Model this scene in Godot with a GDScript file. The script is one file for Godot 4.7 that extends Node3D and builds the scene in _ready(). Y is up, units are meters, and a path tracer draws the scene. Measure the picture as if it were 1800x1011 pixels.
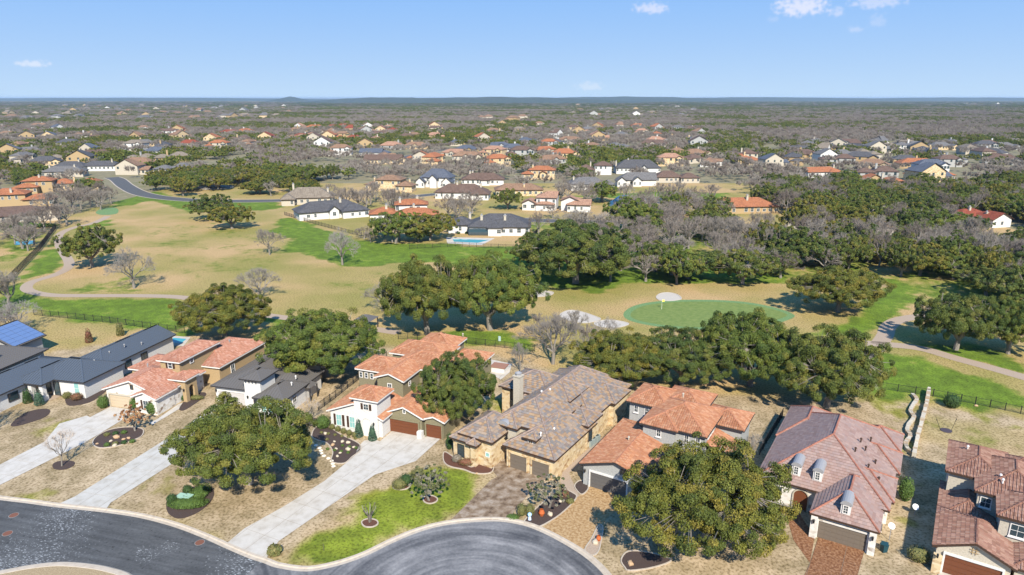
extends Node3D

# ---------------------------------------------------------------- camera model: a pixel of the 1800 x 1011 photograph -> a point at height h
const EYE := 48.0
const FOCAL := 1200.0
const PITCH := 0.27101   # atan(333.5 / 1200)

func G(px: float, py: float, h: float = 0.0) -> Vector3:
	var dx := (px - 900.0) / FOCAL
	var dy := -(py - 505.5) / FOCAL
	var vy := dy * cos(PITCH) - sin(PITCH)
	var vz := -(cos(PITCH) + dy * sin(PITCH))
	var t := (EYE - h) / -vy
	return Vector3(dx * t, h, vz * t)

func GP(pts: Array, h: float = 0.0) -> PackedVector3Array:
	var r := PackedVector3Array()
	for p in pts:
		r.append(G(p[0], p[1], h))
	return r

# ---------------------------------------------------------------- mesh collector
class MB:
	var v := PackedVector3Array()
	var n := PackedVector3Array()
	var uv := PackedVector2Array()
	var uv2 := PackedVector2Array()
	var c := PackedColorArray()
	var use_uv2 := false
	func tri(a: Vector3, b: Vector3, d: Vector3, col := Color.WHITE, ua := Vector2.ZERO, ub := Vector2.ZERO, ud := Vector2.ZERO) -> void:
		var nn := (b - a).cross(d - a).normalized()
		v.append(a); v.append(d); v.append(b)
		n.append(nn); n.append(nn); n.append(nn)
		uv.append(ua); uv.append(ud); uv.append(ub)
		c.append(col); c.append(col); c.append(col)
	func quad(a: Vector3, b: Vector3, d: Vector3, e: Vector3, col := Color.WHITE, w := 0.0, h := 0.0) -> void:
		tri(a, b, d, col, Vector2(0, 0), Vector2(w, 0), Vector2(w, h))
		tri(a, d, e, col, Vector2(0, 0), Vector2(w, h), Vector2(0, h))
	func box(t: Transform3D, s: Vector3, col := Color.WHITE) -> void:
		var x := t.basis.x * s.x * 0.5
		var y := t.basis.y * s.y * 0.5
		var z := t.basis.z * s.z * 0.5
		var o := t.origin
		quad(o - x - y + z, o + x - y + z, o + x + y + z, o - x + y + z, col, s.x, s.y)
		quad(o + x - y - z, o - x - y - z, o - x + y - z, o + x + y - z, col, s.x, s.y)
		quad(o + x - y + z, o + x - y - z, o + x + y - z, o + x + y + z, col, s.z, s.y)
		quad(o - x - y - z, o - x - y + z, o - x + y + z, o - x + y - z, col, s.z, s.y)
		quad(o - x + y + z, o + x + y + z, o + x + y - z, o - x + y - z, col, s.x, s.z)
		quad(o - x - y - z, o + x - y - z, o + x - y + z, o - x - y + z, col, s.x, s.z)
	func bx(cx: float, cy: float, cz: float, sx: float, sy: float, sz: float, col := Color.WHITE) -> void:
		box(Transform3D(Basis.IDENTITY, Vector3(cx, cy, cz)), Vector3(sx, sy, sz), col)
	func beam(a: Vector3, b: Vector3, w: float, h: float, col := Color.WHITE) -> void:
		var d := b - a
		if d.length() < 0.001:
			return
		var f := d.normalized()
		var up := Vector3.UP if absf(f.y) < 0.95 else Vector3.RIGHT
		var r := f.cross(up).normalized()
		var u := r.cross(f)
		box(Transform3D(Basis(r, u, -f), (a + b) * 0.5), Vector3(w, h, d.length()), col)
	func tube(a: Vector3, b: Vector3, ra: float, rb: float, k := 5, col := Color.WHITE, cap := false) -> void:
		var f := (b - a).normalized()
		var up := Vector3.UP if absf(f.y) < 0.95 else Vector3.RIGHT
		var r := f.cross(up).normalized()
		var u := f.cross(r)
		for i in k:
			var t0 := TAU * i / k
			var t1 := TAU * (i + 1) / k
			var d0 := r * cos(t0) + u * sin(t0)
			var d1 := r * cos(t1) + u * sin(t1)
			quad(a + d0 * ra, a + d1 * ra, b + d1 * rb, b + d0 * rb, col)
			if cap:
				tri(b, b + d0 * rb, b + d1 * rb, col)
				tri(a, a + d1 * ra, a + d0 * ra, col)
	func ball(o: Vector3, s: Vector3, rings := 6, seg := 8, col := Color.WHITE) -> void:
		for i in rings:
			var a0 := PI * i / rings - PI / 2
			var a1 := PI * (i + 1) / rings - PI / 2
			for j in seg:
				var b0 := TAU * j / seg
				var b1 := TAU * (j + 1) / seg
				var p := func(a: float, b: float) -> Vector3: return o + Vector3(cos(a) * cos(b) * s.x, sin(a) * s.y, cos(a) * sin(b) * s.z)
				var q0: Vector3 = p.call(a0, b0)
				var q1: Vector3 = p.call(a0, b1)
				var q2: Vector3 = p.call(a1, b1)
				var q3: Vector3 = p.call(a1, b0)
				quad(q0, q3, q2, q1, col)
	func sheet(poly: PackedVector3Array, y: float, col := Color.WHITE, sc := 1.0) -> void:
		var p2 := PackedVector2Array()
		for p in poly:
			p2.append(Vector2(p.x, p.z))
		var idx := Geometry2D.triangulate_polygon(p2)
		for i in range(0, idx.size(), 3):
			var a := poly[idx[i]]
			var b := poly[idx[i + 1]]
			var d := poly[idx[i + 2]]
			a.y = y; b.y = y; d.y = y
			if (b - a).cross(d - a).y < 0:
				var s := b
				b = d
				d = s
			tri(a, b, d, col, Vector2(a.x, a.z) * sc, Vector2(b.x, b.z) * sc, Vector2(d.x, d.z) * sc)
	func skirt(poly: PackedVector3Array, y0: float, y1: float, col := Color.WHITE) -> void:
		# vertical faces round a polygon, whichever way it runs
		var area := 0.0
		for i in poly.size():
			var a := poly[i]
			var b := poly[(i + 1) % poly.size()]
			area += a.x * b.z - b.x * a.z
		for i in poly.size():
			var a := poly[i]
			var b := poly[(i + 1) % poly.size()]
			if area > 0:
				var s := a
				a = b
				b = s
			quad(Vector3(a.x, y0, a.z), Vector3(b.x, y0, b.z), Vector3(b.x, y1, b.z), Vector3(a.x, y1, a.z), col)
	func slab(poly: PackedVector3Array, y0: float, y1: float, col := Color.WHITE) -> void:
		sheet(poly, y1, col)
		skirt(poly, y0, y1, col)
	func mesh() -> ArrayMesh:
		var a := []
		a.resize(Mesh.ARRAY_MAX)
		a[Mesh.ARRAY_VERTEX] = v
		a[Mesh.ARRAY_NORMAL] = n
		a[Mesh.ARRAY_TEX_UV] = uv
		if use_uv2:
			a[Mesh.ARRAY_TEX_UV2] = uv2
		a[Mesh.ARRAY_COLOR] = c
		var m := ArrayMesh.new()
		if v.size():
			m.add_surface_from_arrays(Mesh.PRIMITIVE_TRIANGLES, a)
		return m

# ---------------------------------------------------------------- naming and tagging
var taken := {}
func numbered(base: String) -> String:
	if not taken.has(base):
		taken[base] = 0
		return base
	taken[base] += 1
	return "%s_%03d" % [base, taken[base]]

func tag(o: Node, label := "", category := "", group := "", kind := "") -> Node:
	if label: o.set_meta("label", label)
	if category: o.set_meta("category", category)
	if group: o.set_meta("group", group)
	if kind: o.set_meta("kind", kind)
	return o

func put(called: String, mesh: Mesh, mat: Material, parent: Node = null) -> MeshInstance3D:
	var o := MeshInstance3D.new()
	o.mesh = mesh
	o.material_override = mat
	if parent == null:
		o.name = numbered(called)
		add_child(o)
	else:
		o.name = called
		parent.add_child(o, true)
	return o

func thing(called: String, label: String, category: String, at := Vector3.ZERO, turn := 0.0, group := "") -> Node3D:
	var o := Node3D.new()
	o.name = numbered(called)
	add_child(o)
	o.position = at
	o.rotation.y = turn
	tag(o, label, category, group)
	return o

func structure(called: String, mesh: Mesh, mat: Material) -> MeshInstance3D:
	var o := put(called, mesh, mat)
	o.set_meta("kind", "structure")
	return o

# ---------------------------------------------------------------- materials
var M := {}
func lin(r: float, g: float, b: float) -> Color:
	return Color(r, g, b).linear_to_srgb()

func mat(key: String, col: Color, rough := 0.85, vertex := false) -> StandardMaterial3D:
	var m := StandardMaterial3D.new()
	m.albedo_color = col
	m.roughness = rough
	m.metallic_specular = 0.35
	m.vertex_color_use_as_albedo = vertex
	M[key] = m
	return m

func noise_tex(freq: float, stops: Array, size := 512, sd := 1, type := FastNoiseLite.TYPE_SIMPLEX_SMOOTH, octaves := 5) -> NoiseTexture2D:
	var f := FastNoiseLite.new()
	f.seed = sd
	f.noise_type = type
	f.frequency = freq
	f.fractal_octaves = octaves
	f.fractal_gain = 0.6
	var g := Gradient.new()
	var offs := PackedFloat32Array()
	var cols := PackedColorArray()
	for s in stops:
		offs.append(s[0])
		cols.append(s[1])
	g.offsets = offs
	g.colors = cols
	var t := NoiseTexture2D.new()
	t.width = size
	t.height = size
	t.seamless = true
	t.noise = f
	t.color_ramp = g
	return t

func world_tex(m: StandardMaterial3D, tex: Texture2D, metres: float) -> StandardMaterial3D:
	m.albedo_texture = tex
	m.uv1_triplanar = true
	m.uv1_world_triplanar = true
	m.uv1_scale = Vector3.ONE / metres
	return m

func make_materials() -> void:
	var w := Color.WHITE
	# fine grain shared by many surfaces, always multiplied by the surface's own colour
	var grain := noise_tex(0.05, [[0.0, Color(0.72, 0.72, 0.72)], [0.5, Color(0.9, 0.9, 0.9)], [1.0, w]], 512, 3)
	var coarse := noise_tex(0.012, [[0.15, Color(0.70, 0.68, 0.66)], [0.5, Color(0.9, 0.9, 0.9)], [0.85, w]], 512, 5)
	var faint := noise_tex(0.010, [[0.1, Color(0.90, 0.89, 0.87)], [0.35, Color(0.95, 0.945, 0.935)], [0.6, Color(0.98, 0.98, 0.975)], [0.9, w]], 512, 6, FastNoiseLite.TYPE_SIMPLEX_SMOOTH, 3)
	world_tex(mat("stucco_white", lin(0.70, 0.69, 0.66)), grain, 5.0)
	world_tex(mat("stucco_tan", lin(0.44, 0.32, 0.175)), grain, 5.0)
	world_tex(mat("stucco_sage", lin(0.24, 0.215, 0.135)), grain, 5.0)
	world_tex(mat("stucco_grey", lin(0.40, 0.405, 0.39)), grain, 5.0)
	world_tex(mat("stucco_cream", lin(0.52, 0.47, 0.38)), grain, 5.0)
	world_tex(mat("concrete", lin(0.46, 0.43, 0.385)), faint, 9.0)
	world_tex(mat("concrete_new", lin(0.43, 0.41, 0.37)), faint, 9.0)
	world_tex(mat("kerb", lin(0.42, 0.36, 0.29)), faint, 4.0)
	mat("plain", Color.WHITE, 0.85, true)
	mat("trim_dark", lin(0.035, 0.033, 0.034), 0.6)
	mat("trim_brown", lin(0.05, 0.028, 0.018), 0.7)
	mat("trim_white", lin(0.60, 0.58, 0.55), 0.6)
	mat("iron", lin(0.018, 0.018, 0.02), 0.5)
	mat("glass", lin(0.03, 0.05, 0.06), 0.06)
	mat("glass_teal", lin(0.22, 0.42, 0.40), 0.08)
	M.glass.metallic_specular = 0.8
	M.glass_teal.metallic_specular = 0.8
	mat("door_wood", lin(0.13, 0.045, 0.02), 0.55)
	mat("door_taupe", lin(0.14, 0.115, 0.09), 0.6)
	mat("door_cream", lin(0.44, 0.36, 0.255), 0.6)
	mat("door_grey", lin(0.42, 0.40, 0.38), 0.6)
	mat("door_charcoal", lin(0.10, 0.095, 0.09), 0.6)
	mat("metal_blue", lin(0.070, 0.084, 0.104), 0.45)
	mat("metal_grey", lin(0.105, 0.098, 0.092), 0.48)
	mat("metal_zinc", lin(0.25, 0.25, 0.255), 0.5)
	mat("solar", lin(0.10, 0.16, 0.30), 0.25)
	mat("tile", Color.WHITE, 0.8, true)
	mat("leaf", Color.WHITE, 0.7, true)
	M.leaf.backlight_enabled = true
	M.leaf.backlight = Color(0.16, 0.18, 0.05)
	mat("bark", lin(0.20, 0.18, 0.155), 0.95)
	mat("bark_dark", lin(0.11, 0.09, 0.075), 0.95)
	mat("twig", Color.WHITE, 0.95, true)
	world_tex(mat("sand", lin(0.52, 0.475, 0.415), 0.95), grain, 3.0)
	mat("stone", Color.WHITE, 0.9, true)
	mat("water", lin(0.015, 0.028, 0.035), 0.22)
	mat("pool", lin(0.06, 0.30, 0.36), 0.05)
	mat("white_paint", lin(0.66,0.66,0.66), 0.4)
	mat("orange_pot", lin(0.40, 0.10, 0.03), 0.5)
	mat("blue_tarp", lin(0.02, 0.13, 0.30), 0.5)
	mat("bin_teal", lin(0.012, 0.05, 0.065), 0.45)
	mat("joint_soil", lin(0.17, 0.145, 0.115), 1.0)
	# rubble limestone: cells of cream, honey and brown
	var cell := FastNoiseLite.new()
	cell.seed = 8
	cell.noise_type = FastNoiseLite.TYPE_CELLULAR
	cell.frequency = 0.035
	cell.fractal_type = FastNoiseLite.FRACTAL_NONE
	cell.cellular_return_type = FastNoiseLite.RETURN_CELL_VALUE
	cell.cellular_jitter = 0.9
	var st := NoiseTexture2D.new()
	st.width = 512; st.height = 512; st.seamless = true
	st.noise = cell
	var gr := Gradient.new()
	gr.offsets = PackedFloat32Array([0.0, 0.12, 0.3, 0.55, 0.8, 1.0])
	gr.colors = PackedColorArray([lin(0.222, 0.118, 0.052), lin(0.459, 0.340, 0.185), lin(0.548, 0.444, 0.281), lin(0.488, 0.370, 0.207), lin(0.577, 0.503, 0.370), lin(0.311, 0.185, 0.081)])
	st.color_ramp = gr
	world_tex(mat("limestone", w, 0.92), st, 6.5)
	var st2 := NoiseTexture2D.new()
	st2.width = 512; st2.height = 512; st2.seamless = true
	st2.noise = cell
	var gr2 := Gradient.new()
	gr2.offsets = PackedFloat32Array([0.0, 0.08, 0.3, 0.6, 1.0])
	gr2.colors = PackedColorArray([lin(0.207, 0.148, 0.104), lin(0.533, 0.518, 0.488), lin(0.607, 0.592, 0.562), lin(0.518, 0.488, 0.429), lin(0.622, 0.614, 0.592)])
	st2.color_ramp = gr2
	world_tex(mat("white_rubble", w, 0.92), st2, 7.0)
	# asphalt
	world_tex(mat("asphalt", w, 0.95), noise_tex(0.02, [[0.1, lin(0.062, 0.064, 0.066)], [0.5, lin(0.080, 0.082, 0.084)], [0.9, lin(0.105, 0.106, 0.106)]], 1024, 11), 26.0)
	# mulch, stamped drives
	world_tex(mat("mulch", w, 1.0), noise_tex(0.09, [[0.0, lin(0.02, 0.015, 0.014)], [0.5, lin(0.06, 0.042, 0.036)], [1.0, lin(0.12, 0.085, 0.07)]], 512, 17), 4.0)
	world_tex(mat("mulch_red", w, 1.0), noise_tex(0.09, [[0.0, lin(0.04, 0.018, 0.012)], [0.5, lin(0.10, 0.045, 0.03)], [1.0, lin(0.17, 0.085, 0.055)]], 512, 18), 4.0)
	world_tex(mat("drive_brown", w, 0.85), noise_tex(0.010, [[0.1, lin(0.095, 0.061, 0.037)], [0.45, lin(0.204, 0.146, 0.095)], [0.8, lin(0.299, 0.245, 0.190)]], 512, 19), 9.0)
	world_tex(mat("drive_tan", w, 0.85), noise_tex(0.03, [[0.1, lin(0.204, 0.116, 0.048)], [0.5, lin(0.340, 0.218, 0.102)], [0.9, lin(0.422, 0.306, 0.177)]], 512, 20), 7.0)
	world_tex(mat("drive_red", w, 0.8), noise_tex(0.03, [[0.1, lin(0.088, 0.034, 0.014)], [0.5, lin(0.204, 0.095, 0.044)], [0.9, lin(0.313, 0.190, 0.109)]], 512, 21), 6.0)
	world_tex(mat("path", w, 0.95), noise_tex(0.05, [[0.1, lin(0.272, 0.204, 0.146)], [0.9, lin(0.374, 0.299, 0.231)]], 512, 22), 6.0)
	world_tex(mat("far_ground", w, 1.0), noise_tex(0.02, [[0.1, lin(0.11, 0.12, 0.05)], [0.4, lin(0.19, 0.165, 0.095)], [0.6, lin(0.17, 0.15, 0.09)], [0.9, lin(0.27, 0.225, 0.13)]], 1024, 23), 260.0)
	# the putting green and its collar
	world_tex(mat("putting", w, 0.95), noise_tex(0.02, [[0.1, lin(0.105, 0.155, 0.038)], [0.9, lin(0.165, 0.205, 0.060)]], 512, 24), 18.0)
	world_tex(mat("collar", w, 0.95), noise_tex(0.03, [[0.1, lin(0.09, 0.165, 0.06)], [0.9, lin(0.16, 0.25, 0.11)]], 512, 25), 8.0)
	# far roofs take their tone from the copy's colour; grain only
	for k in [["roof_orange", lin(0.345, 0.135, 0.062)], ["roof_red", lin(0.238, 0.061, 0.032)], ["roof_tan", lin(0.245, 0.151, 0.094)], ["roof_brown", lin(0.137, 0.090, 0.068)], ["roof_grey", lin(0.144, 0.140, 0.137)], ["roof_dark", lin(0.085, 0.085, 0.09)], ["roof_beige", lin(0.216, 0.180, 0.137)], ["roof_slate", lin(0.094, 0.108, 0.137)], ["roof_pale", lin(0.360, 0.209, 0.137)]]:
		world_tex(mat(k[0], k[1], 0.85), noise_tex(0.12, [[0.1, Color(0.62, 0.6, 0.6)], [0.6, w], [1.0, w]], 256, 31, FastNoiseLite.TYPE_VALUE, 3), 9.0)

# ---------------------------------------------------------------- houses: local x to the right along the front, -z away from the street
# a block: [u0, u1, v0, v1, eave height, pitch, ridge axis "u"/"v", gable at the low end, gable at the high end]
func L3(u: float, h: float, v: float) -> Vector3:
	return Vector3(u, h, -v)

# the sloping faces of a block's roof: eave start, direction along the eave, direction up the slope, eave length, slope length, inset left and right at the top
func roof_faces(b: Array) -> Array:
	var u0: float = b[0]; var u1: float = b[1]; var v0: float = b[2]; var v1: float = b[3]
	var h: float = b[4]; var p: float = b[5]
	var out := []
	var k := sqrt(1.0 + p * p)
	if b[6] == "s":   # a single slope rising to the left
		var w := u1 - u0
		out.append([L3(u1, h, v0), L3(0, 0, 1), Vector3(-1, p, 0) / k, v1 - v0, w * k, 0.0, 0.0])
		return out
	var along_v: bool = b[6] == "v"
	var half := (u1 - u0) * 0.5 if along_v else (v1 - v0) * 0.5
	var length := (v1 - v0) if along_v else (u1 - u0)
	var i0 := 0.0 if b[7] else minf(half, length * 0.5)
	var i1 := 0.0 if b[8] else minf(half, length * 0.5)
	var s := half * k
	if along_v:
		out.append([L3(u1, h, v0), L3(0, 0, 1), Vector3(-1, p, 0) / k, length, s, i0, i1])
		out.append([L3(u0, h, v1), L3(0, 0, -1), Vector3(1, p, 0) / k, length, s, i1, i0])
		if not b[7]: out.append([L3(u0, h, v0), L3(1, 0, 0), Vector3(0, p, -1) / k, u1 - u0, s, half, half])
		if not b[8]: out.append([L3(u1, h, v1), L3(-1, 0, 0), Vector3(0, p, 1) / k, u1 - u0, s, half, half])
	else:
		out.append([L3(u0, h, v0), L3(1, 0, 0), Vector3(0, p, -1) / k, length, s, i0, i1])
		out.append([L3(u1, h, v1), L3(-1, 0, 0), Vector3(0, p, 1) / k, length, s, i1, i0])
		if not b[8]: out.append([L3(u1, h, v0), L3(0, 0, 1), Vector3(-1, p, 0) / k, v1 - v0, s, half, half])
		if not b[7]: out.append([L3(u0, h, v1), L3(0, 0, -1), Vector3(1, p, 0) / k, v1 - v0, s, half, half])
	return out

func lay_tiles(mb: MB, f: Array, tw: float, th: float, pal: Array, style: String, rng: RandomNumberGenerator) -> void:
	var o: Vector3 = f[0]; var e: Vector3 = f[1]; var s: Vector3 = f[2]
	var nrm := e.cross(s).normalized()
	var length: float = f[3]; var slope: float = f[4]; var xl: float = f[5]; var xr: float = f[6]
	var rows := int(ceil(slope / th))
	var row := 0
	while row < rows:
		var y0 := row * th
		var y1 := minf(y0 + th * 1.06, slope)
		var ym := clampf((y0 + y1) * 0.5 / slope, 0.0, 1.0)
		var a := xl * ym
		var b := length - xr * ym
		var shift := 0.0 if row % 2 == 0 or style != "flat" else tw * 0.5
		var x := -shift
		while x < length:
			var x0 := maxf(x + 0.006, a)
			var x1 := minf(x + tw - 0.006, b)
			if x1 - x0 > tw * 0.15:
				var col: Color = pal[rng.randi() % pal.size()]
				var g := rng.randf_range(0.92, 1.07)
				col = Color(col.r * g, col.g * g, col.b * g)
				var lift := rng.randf_range(-0.004, 0.006)
				if style == "flat":
					var q0 := o + e * x0 + s * y0 + nrm * (0.085 + lift)
					var q1 := o + e * x1 + s * y0 + nrm * (0.085 + lift)
					var q2 := o + e * x1 + s * y1 + nrm * 0.022
					var q3 := o + e * x0 + s * y1 + nrm * 0.022
					mb.quad(q0, q1, q2, q3, col)
					mb.quad(o + e * x0 + s * y0, o + e * x1 + s * y0, q1, q0, col)
				else:
					# a barrel: pan, then a raised roll
					var m0 := x0 + (x1 - x0) * 0.34
					var m1 := x0 + (x1 - x0) * 0.52
					var m2 := x0 + (x1 - x0) * 0.82
					var xs := [x0, m0, m1, m2, x1]
					var hs := [0.03, 0.03, 0.125, 0.125, 0.03]
					for k in 4:
						var lo := 0.045
						var q0: Vector3 = o + e * xs[k] + s * y0 + nrm * (hs[k] + lo + lift)
						var q1: Vector3 = o + e * xs[k + 1] + s * y0 + nrm * (hs[k + 1] + lo + lift)
						var q2: Vector3 = o + e * xs[k + 1] + s * y1 + nrm * hs[k + 1]
						var q3: Vector3 = o + e * xs[k] + s * y1 + nrm * hs[k]
						mb.quad(q0, q1, q2, q3, col)
					mb.quad(o + e * m0 + s * y0, o + e * x1 + s * y0, o + e * m2 + s * y0 + nrm * 0.165, o + e * m1 + s * y0 + nrm * 0.165, col)
			x += tw
		row += 1

func lay_seams(mb: MB, f: Array, pitch: float) -> void:
	var o: Vector3 = f[0]; var e: Vector3 = f[1]; var s: Vector3 = f[2]
	var nrm := e.cross(s).normalized()
	var x := pitch * 0.5
	while x < f[3]:
		var top: float = f[4]
		if f[5] > 0.0: top = minf(top, x / f[5] * f[4])
		if f[6] > 0.0: top = minf(top, (f[3] - x) / f[6] * f[4])
		if top > 0.15:
			var a := o + e * x + nrm * 0.02
			mb.box(Transform3D(Basis(e, nrm, -s), a + s * top * 0.5), Vector3(0.06, 0.09, top))
		x += pitch

func roof_plane(mb: MB, f: Array, drop := 0.0) -> void:
	var o: Vector3 = f[0]; var e: Vector3 = f[1]; var s: Vector3 = f[2]
	var d := e.cross(s).normalized() * -drop
	var a := o + d
	var b: Vector3 = o + e * f[3] + d
	var c: Vector3 = o + e * (f[3] - f[6]) + s * f[4] + d
	var g: Vector3 = o + e * f[5] + s * f[4] + d
	mb.tri(a, b, c, Color.WHITE, Vector2(0, 0), Vector2(f[3], 0), Vector2(f[3] - f[6], f[4]))
	if f[3] - f[5] - f[6] > 0.01:
		mb.tri(a, c, g, Color.WHITE, Vector2(0, 0), Vector2(f[3] - f[6], f[4]), Vector2(f[5], f[4]))

# a wall panel 0.3 m thick, with an arched way through it if arch_ = [width, height]
func arch_wall(mb: MB, t: Transform3D, w: float, h: float, arch_: Array) -> void:
	var pts := PackedVector2Array([Vector2(-w * 0.5, 0)])
	if arch_.size():
		var hw: float = arch_[0] * 0.5
		var sp: float = arch_[1] - hw
		pts.append(Vector2(-hw, 0))
		for i in 11: pts.append(Vector2(-cos(PI * i / 10) * hw, sp + sin(PI * i / 10) * hw))
		pts.append(Vector2(hw, 0))
	pts.append_array(PackedVector2Array([Vector2(w * 0.5, 0), Vector2(w * 0.5, h), Vector2(-w * 0.5, h)]))
	var idx := Geometry2D.triangulate_polygon(pts)
	for i in range(0, idx.size(), 3):
		for back in [0.0, -0.3]:
			mb.tri(t * Vector3(pts[idx[i]].x, pts[idx[i]].y, back), t * Vector3(pts[idx[i + 1]].x, pts[idx[i + 1]].y, back), t * Vector3(pts[idx[i + 2]].x, pts[idx[i + 2]].y, back))
	for i in pts.size():
		var p := pts[i]
		var q := pts[(i + 1) % pts.size()]
		mb.quad(t * Vector3(p.x, p.y, 0), t * Vector3(q.x, q.y, 0), t * Vector3(q.x, q.y, -0.3), t * Vector3(p.x, p.y, -0.3))

var flat_gap := 0
# style: {wall, roof: "barrel"/"flat"/"metal"/"plain", pal, tile: [w, h], trim, over, cap, metal, detail}
func build_block(root: Node3D, b: Array, st: Dictionary, rng: RandomNumberGenerator, extra := {}) -> void:
	var faces := roof_faces(b)
	flat_gap = (flat_gap + 1) % 7
	var over: float = st.get("over", 0.45) + flat_gap * 0.004
	var u0: float = b[0] + over; var u1: float = b[1] - over; var v0: float = b[2] + over; var v1: float = b[3] - over
	var h: float = b[4]; var p: float = b[5]
	var base: float = extra.get("from", 0.0)
	# walls
	var w := MB.new()
	var top := h + over * p - 0.06
	var floor_plan := PackedVector3Array([L3(u0, 0, v0), L3(u1, 0, v0), L3(u1, 0, v1), L3(u0, 0, v1)])
	if b[6] == "s":
		w.skirt(floor_plan, base, h)
	else:
		w.skirt(floor_plan, base, top)
		var along_v: bool = b[6] == "v"
		var half: float = ((b[1] - b[0]) if along_v else (b[3] - b[2])) * 0.5
		var hr: float = h + half * p - 0.06
		var um: float = (b[0] + b[1]) * 0.5
		var vm: float = (b[2] + b[3]) * 0.5
		if along_v:
			if b[7]: w.tri(L3(u0, top, v0), L3(u1, top, v0), L3(um, hr, v0))
			if b[8]: w.tri(L3(u1, top, v1), L3(u0, top, v1), L3(um, hr, v1))
		else:
			if b[7]: w.tri(L3(u0, top, v1), L3(u0, top, v0), L3(u0, hr, vm))
			if b[8]: w.tri(L3(u1, top, v0), L3(u1, top, v1), L3(u1, hr, vm))
	if extra.has("open"):
		# a porch: walls pierced by real arches, hollow behind
		w = MB.new()
		for side in ["f", "r", "l", "b"]:
			var along: float = (u1 - u0) if side in ["f", "b"] else (v1 - v0)
			var mid_: float = (u0 + u1) * 0.5 if side in ["f", "b"] else (v0 + v1) * 0.5
			var plane: float = {"f": v0, "b": v1, "r": u1, "l": u0}[side]
			var a: Array = extra.open.get(side, [])
			arch_wall(w, wall_frame(side, mid_, 0.0, plane), along - (0.0 if side in ["f", "b"] else 0.6), top, a)
	put("wall", w.mesh(), M[extra.get("wall", st.wall)], root)
	# roof deck, its underside, fascia
	var deck := MB.new()
	for f in faces:
		roof_plane(deck, f)
	var kind: String = extra.get("roof", st.roof)
	var deck_mat: Material = M[st.metal]
	if extra.has("deck"): deck_mat = M[extra.deck]
	var deck_o := put("roof", deck.mesh(), deck_mat, root)
	var fas := MB.new()
	var fh := 0.2
	for f in faces:
		var o: Vector3 = f[0]; var e: Vector3 = f[1]; var s: Vector3 = f[2]
		var outw := Vector3(-s.x, 0, -s.z).normalized()
		fas.beam(o - Vector3(0, fh * 0.5 - 0.01, 0) + outw * 0.02, o + e * f[3] - Vector3(0, fh * 0.5 - 0.01, 0) + outw * 0.02, 0.05, fh)
		# soffit
		var i := over + 0.05
		var inw := -outw * i
		fas.quad(o + Vector3(0, -0.17, 0), o + inw + e * i * 0.0 + Vector3(0, -0.17, 0), o + e * f[3] + inw + Vector3(0, -0.17, 0), o + e * f[3] + Vector3(0, -0.17, 0))
		# rakes of gables
		if f[5] == 0.0: fas.beam(o - e * 0.02 + Vector3(0, -0.08, 0), o - e * 0.02 + s * f[4] + Vector3(0, -0.08, 0), 0.05, fh)
		if f[6] == 0.0: fas.beam(o + e * (f[3] + 0.02) + Vector3(0, -0.08, 0), o + e * (f[3] + 0.02) + s * f[4] + Vector3(0, -0.08, 0), 0.05, fh)
	put("fascia", fas.mesh(), M[st.trim], deck_o)
	if kind in ["barrel", "flat"]:
		var tm := MB.new()
		for f in faces:
			lay_tiles(tm, f, st.tile[0], st.tile[1], st.pal, kind, rng)
		tag(put("roof_tiles", tm.mesh(), M.tile, deck_o), "", "", "", "stuff")
		# ridge and hip caps
		var cap := MB.new()
		for f in faces:
			var o: Vector3 = f[0]; var e: Vector3 = f[1]; var s: Vector3 = f[2]
			var tl: Vector3 = o + e * f[5] + s * f[4]
			var tr: Vector3 = o + e * (f[3] - f[6]) + s * f[4]
			for line in [[o, tl, f[5] > 0.0], [tl, tr, (tr - tl).length() > 0.2]]:
				if not line[2]: continue
				var a: Vector3 = line[0]
				var d: Vector3 = line[1] - a
				var n := int(d.length() / 0.4) + 1
				for i in n:
					var g := rng.randf_range(0.8, 1.1)
					var col: Color = st.cap
					cap.tube(a + d * (float(i) / n) + Vector3(0, 0.06, 0), a + d * (float(i + 1) / n) + Vector3(0, 0.05, 0), 0.14, 0.11, 6, Color(col.r * g, col.g * g, col.b * g), true)
		put("ridge_cap", cap.mesh(), M.tile, deck_o)
	elif kind == "metal":
		var se := MB.new()
		for f in faces:
			lay_seams(se, f, 0.5)
		put("standing_seams", se.mesh(), M[st.metal], deck_o)
		var cap := MB.new()
		for f in faces:
			var o: Vector3 = f[0]; var e: Vector3 = f[1]; var s: Vector3 = f[2]
			var tl: Vector3 = o + e * f[5] + s * f[4]
			var tr: Vector3 = o + e * (f[3] - f[6]) + s * f[4]
			if f[5] > 0.0: cap.beam(o + Vector3(0, 0.04, 0), tl + Vector3(0, 0.04, 0), 0.22, 0.05)
			if (tr - tl).length() > 0.2: cap.beam(tl + Vector3(0, 0.05, 0), tr + Vector3(0, 0.05, 0), 0.25, 0.05)
		if cap.v.size(): put("ridge_cap", cap.mesh(), M[st.metal], deck_o)

# frame on a wall: face f/b/r/l, a = place along the wall, plane = the wall's coordinate
func wall_frame(face: String, a: float, y: float, plane: float) -> Transform3D:
	match face:
		"f": return Transform3D(Basis.IDENTITY, L3(a, y, plane))
		"b": return Transform3D(Basis(Vector3.UP, PI), L3(a, y, plane))
		"r": return Transform3D(Basis(Vector3.UP, PI / 2), L3(plane, y, a))
	return Transform3D(Basis(Vector3.UP, -PI / 2), L3(plane, y, a))

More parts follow.
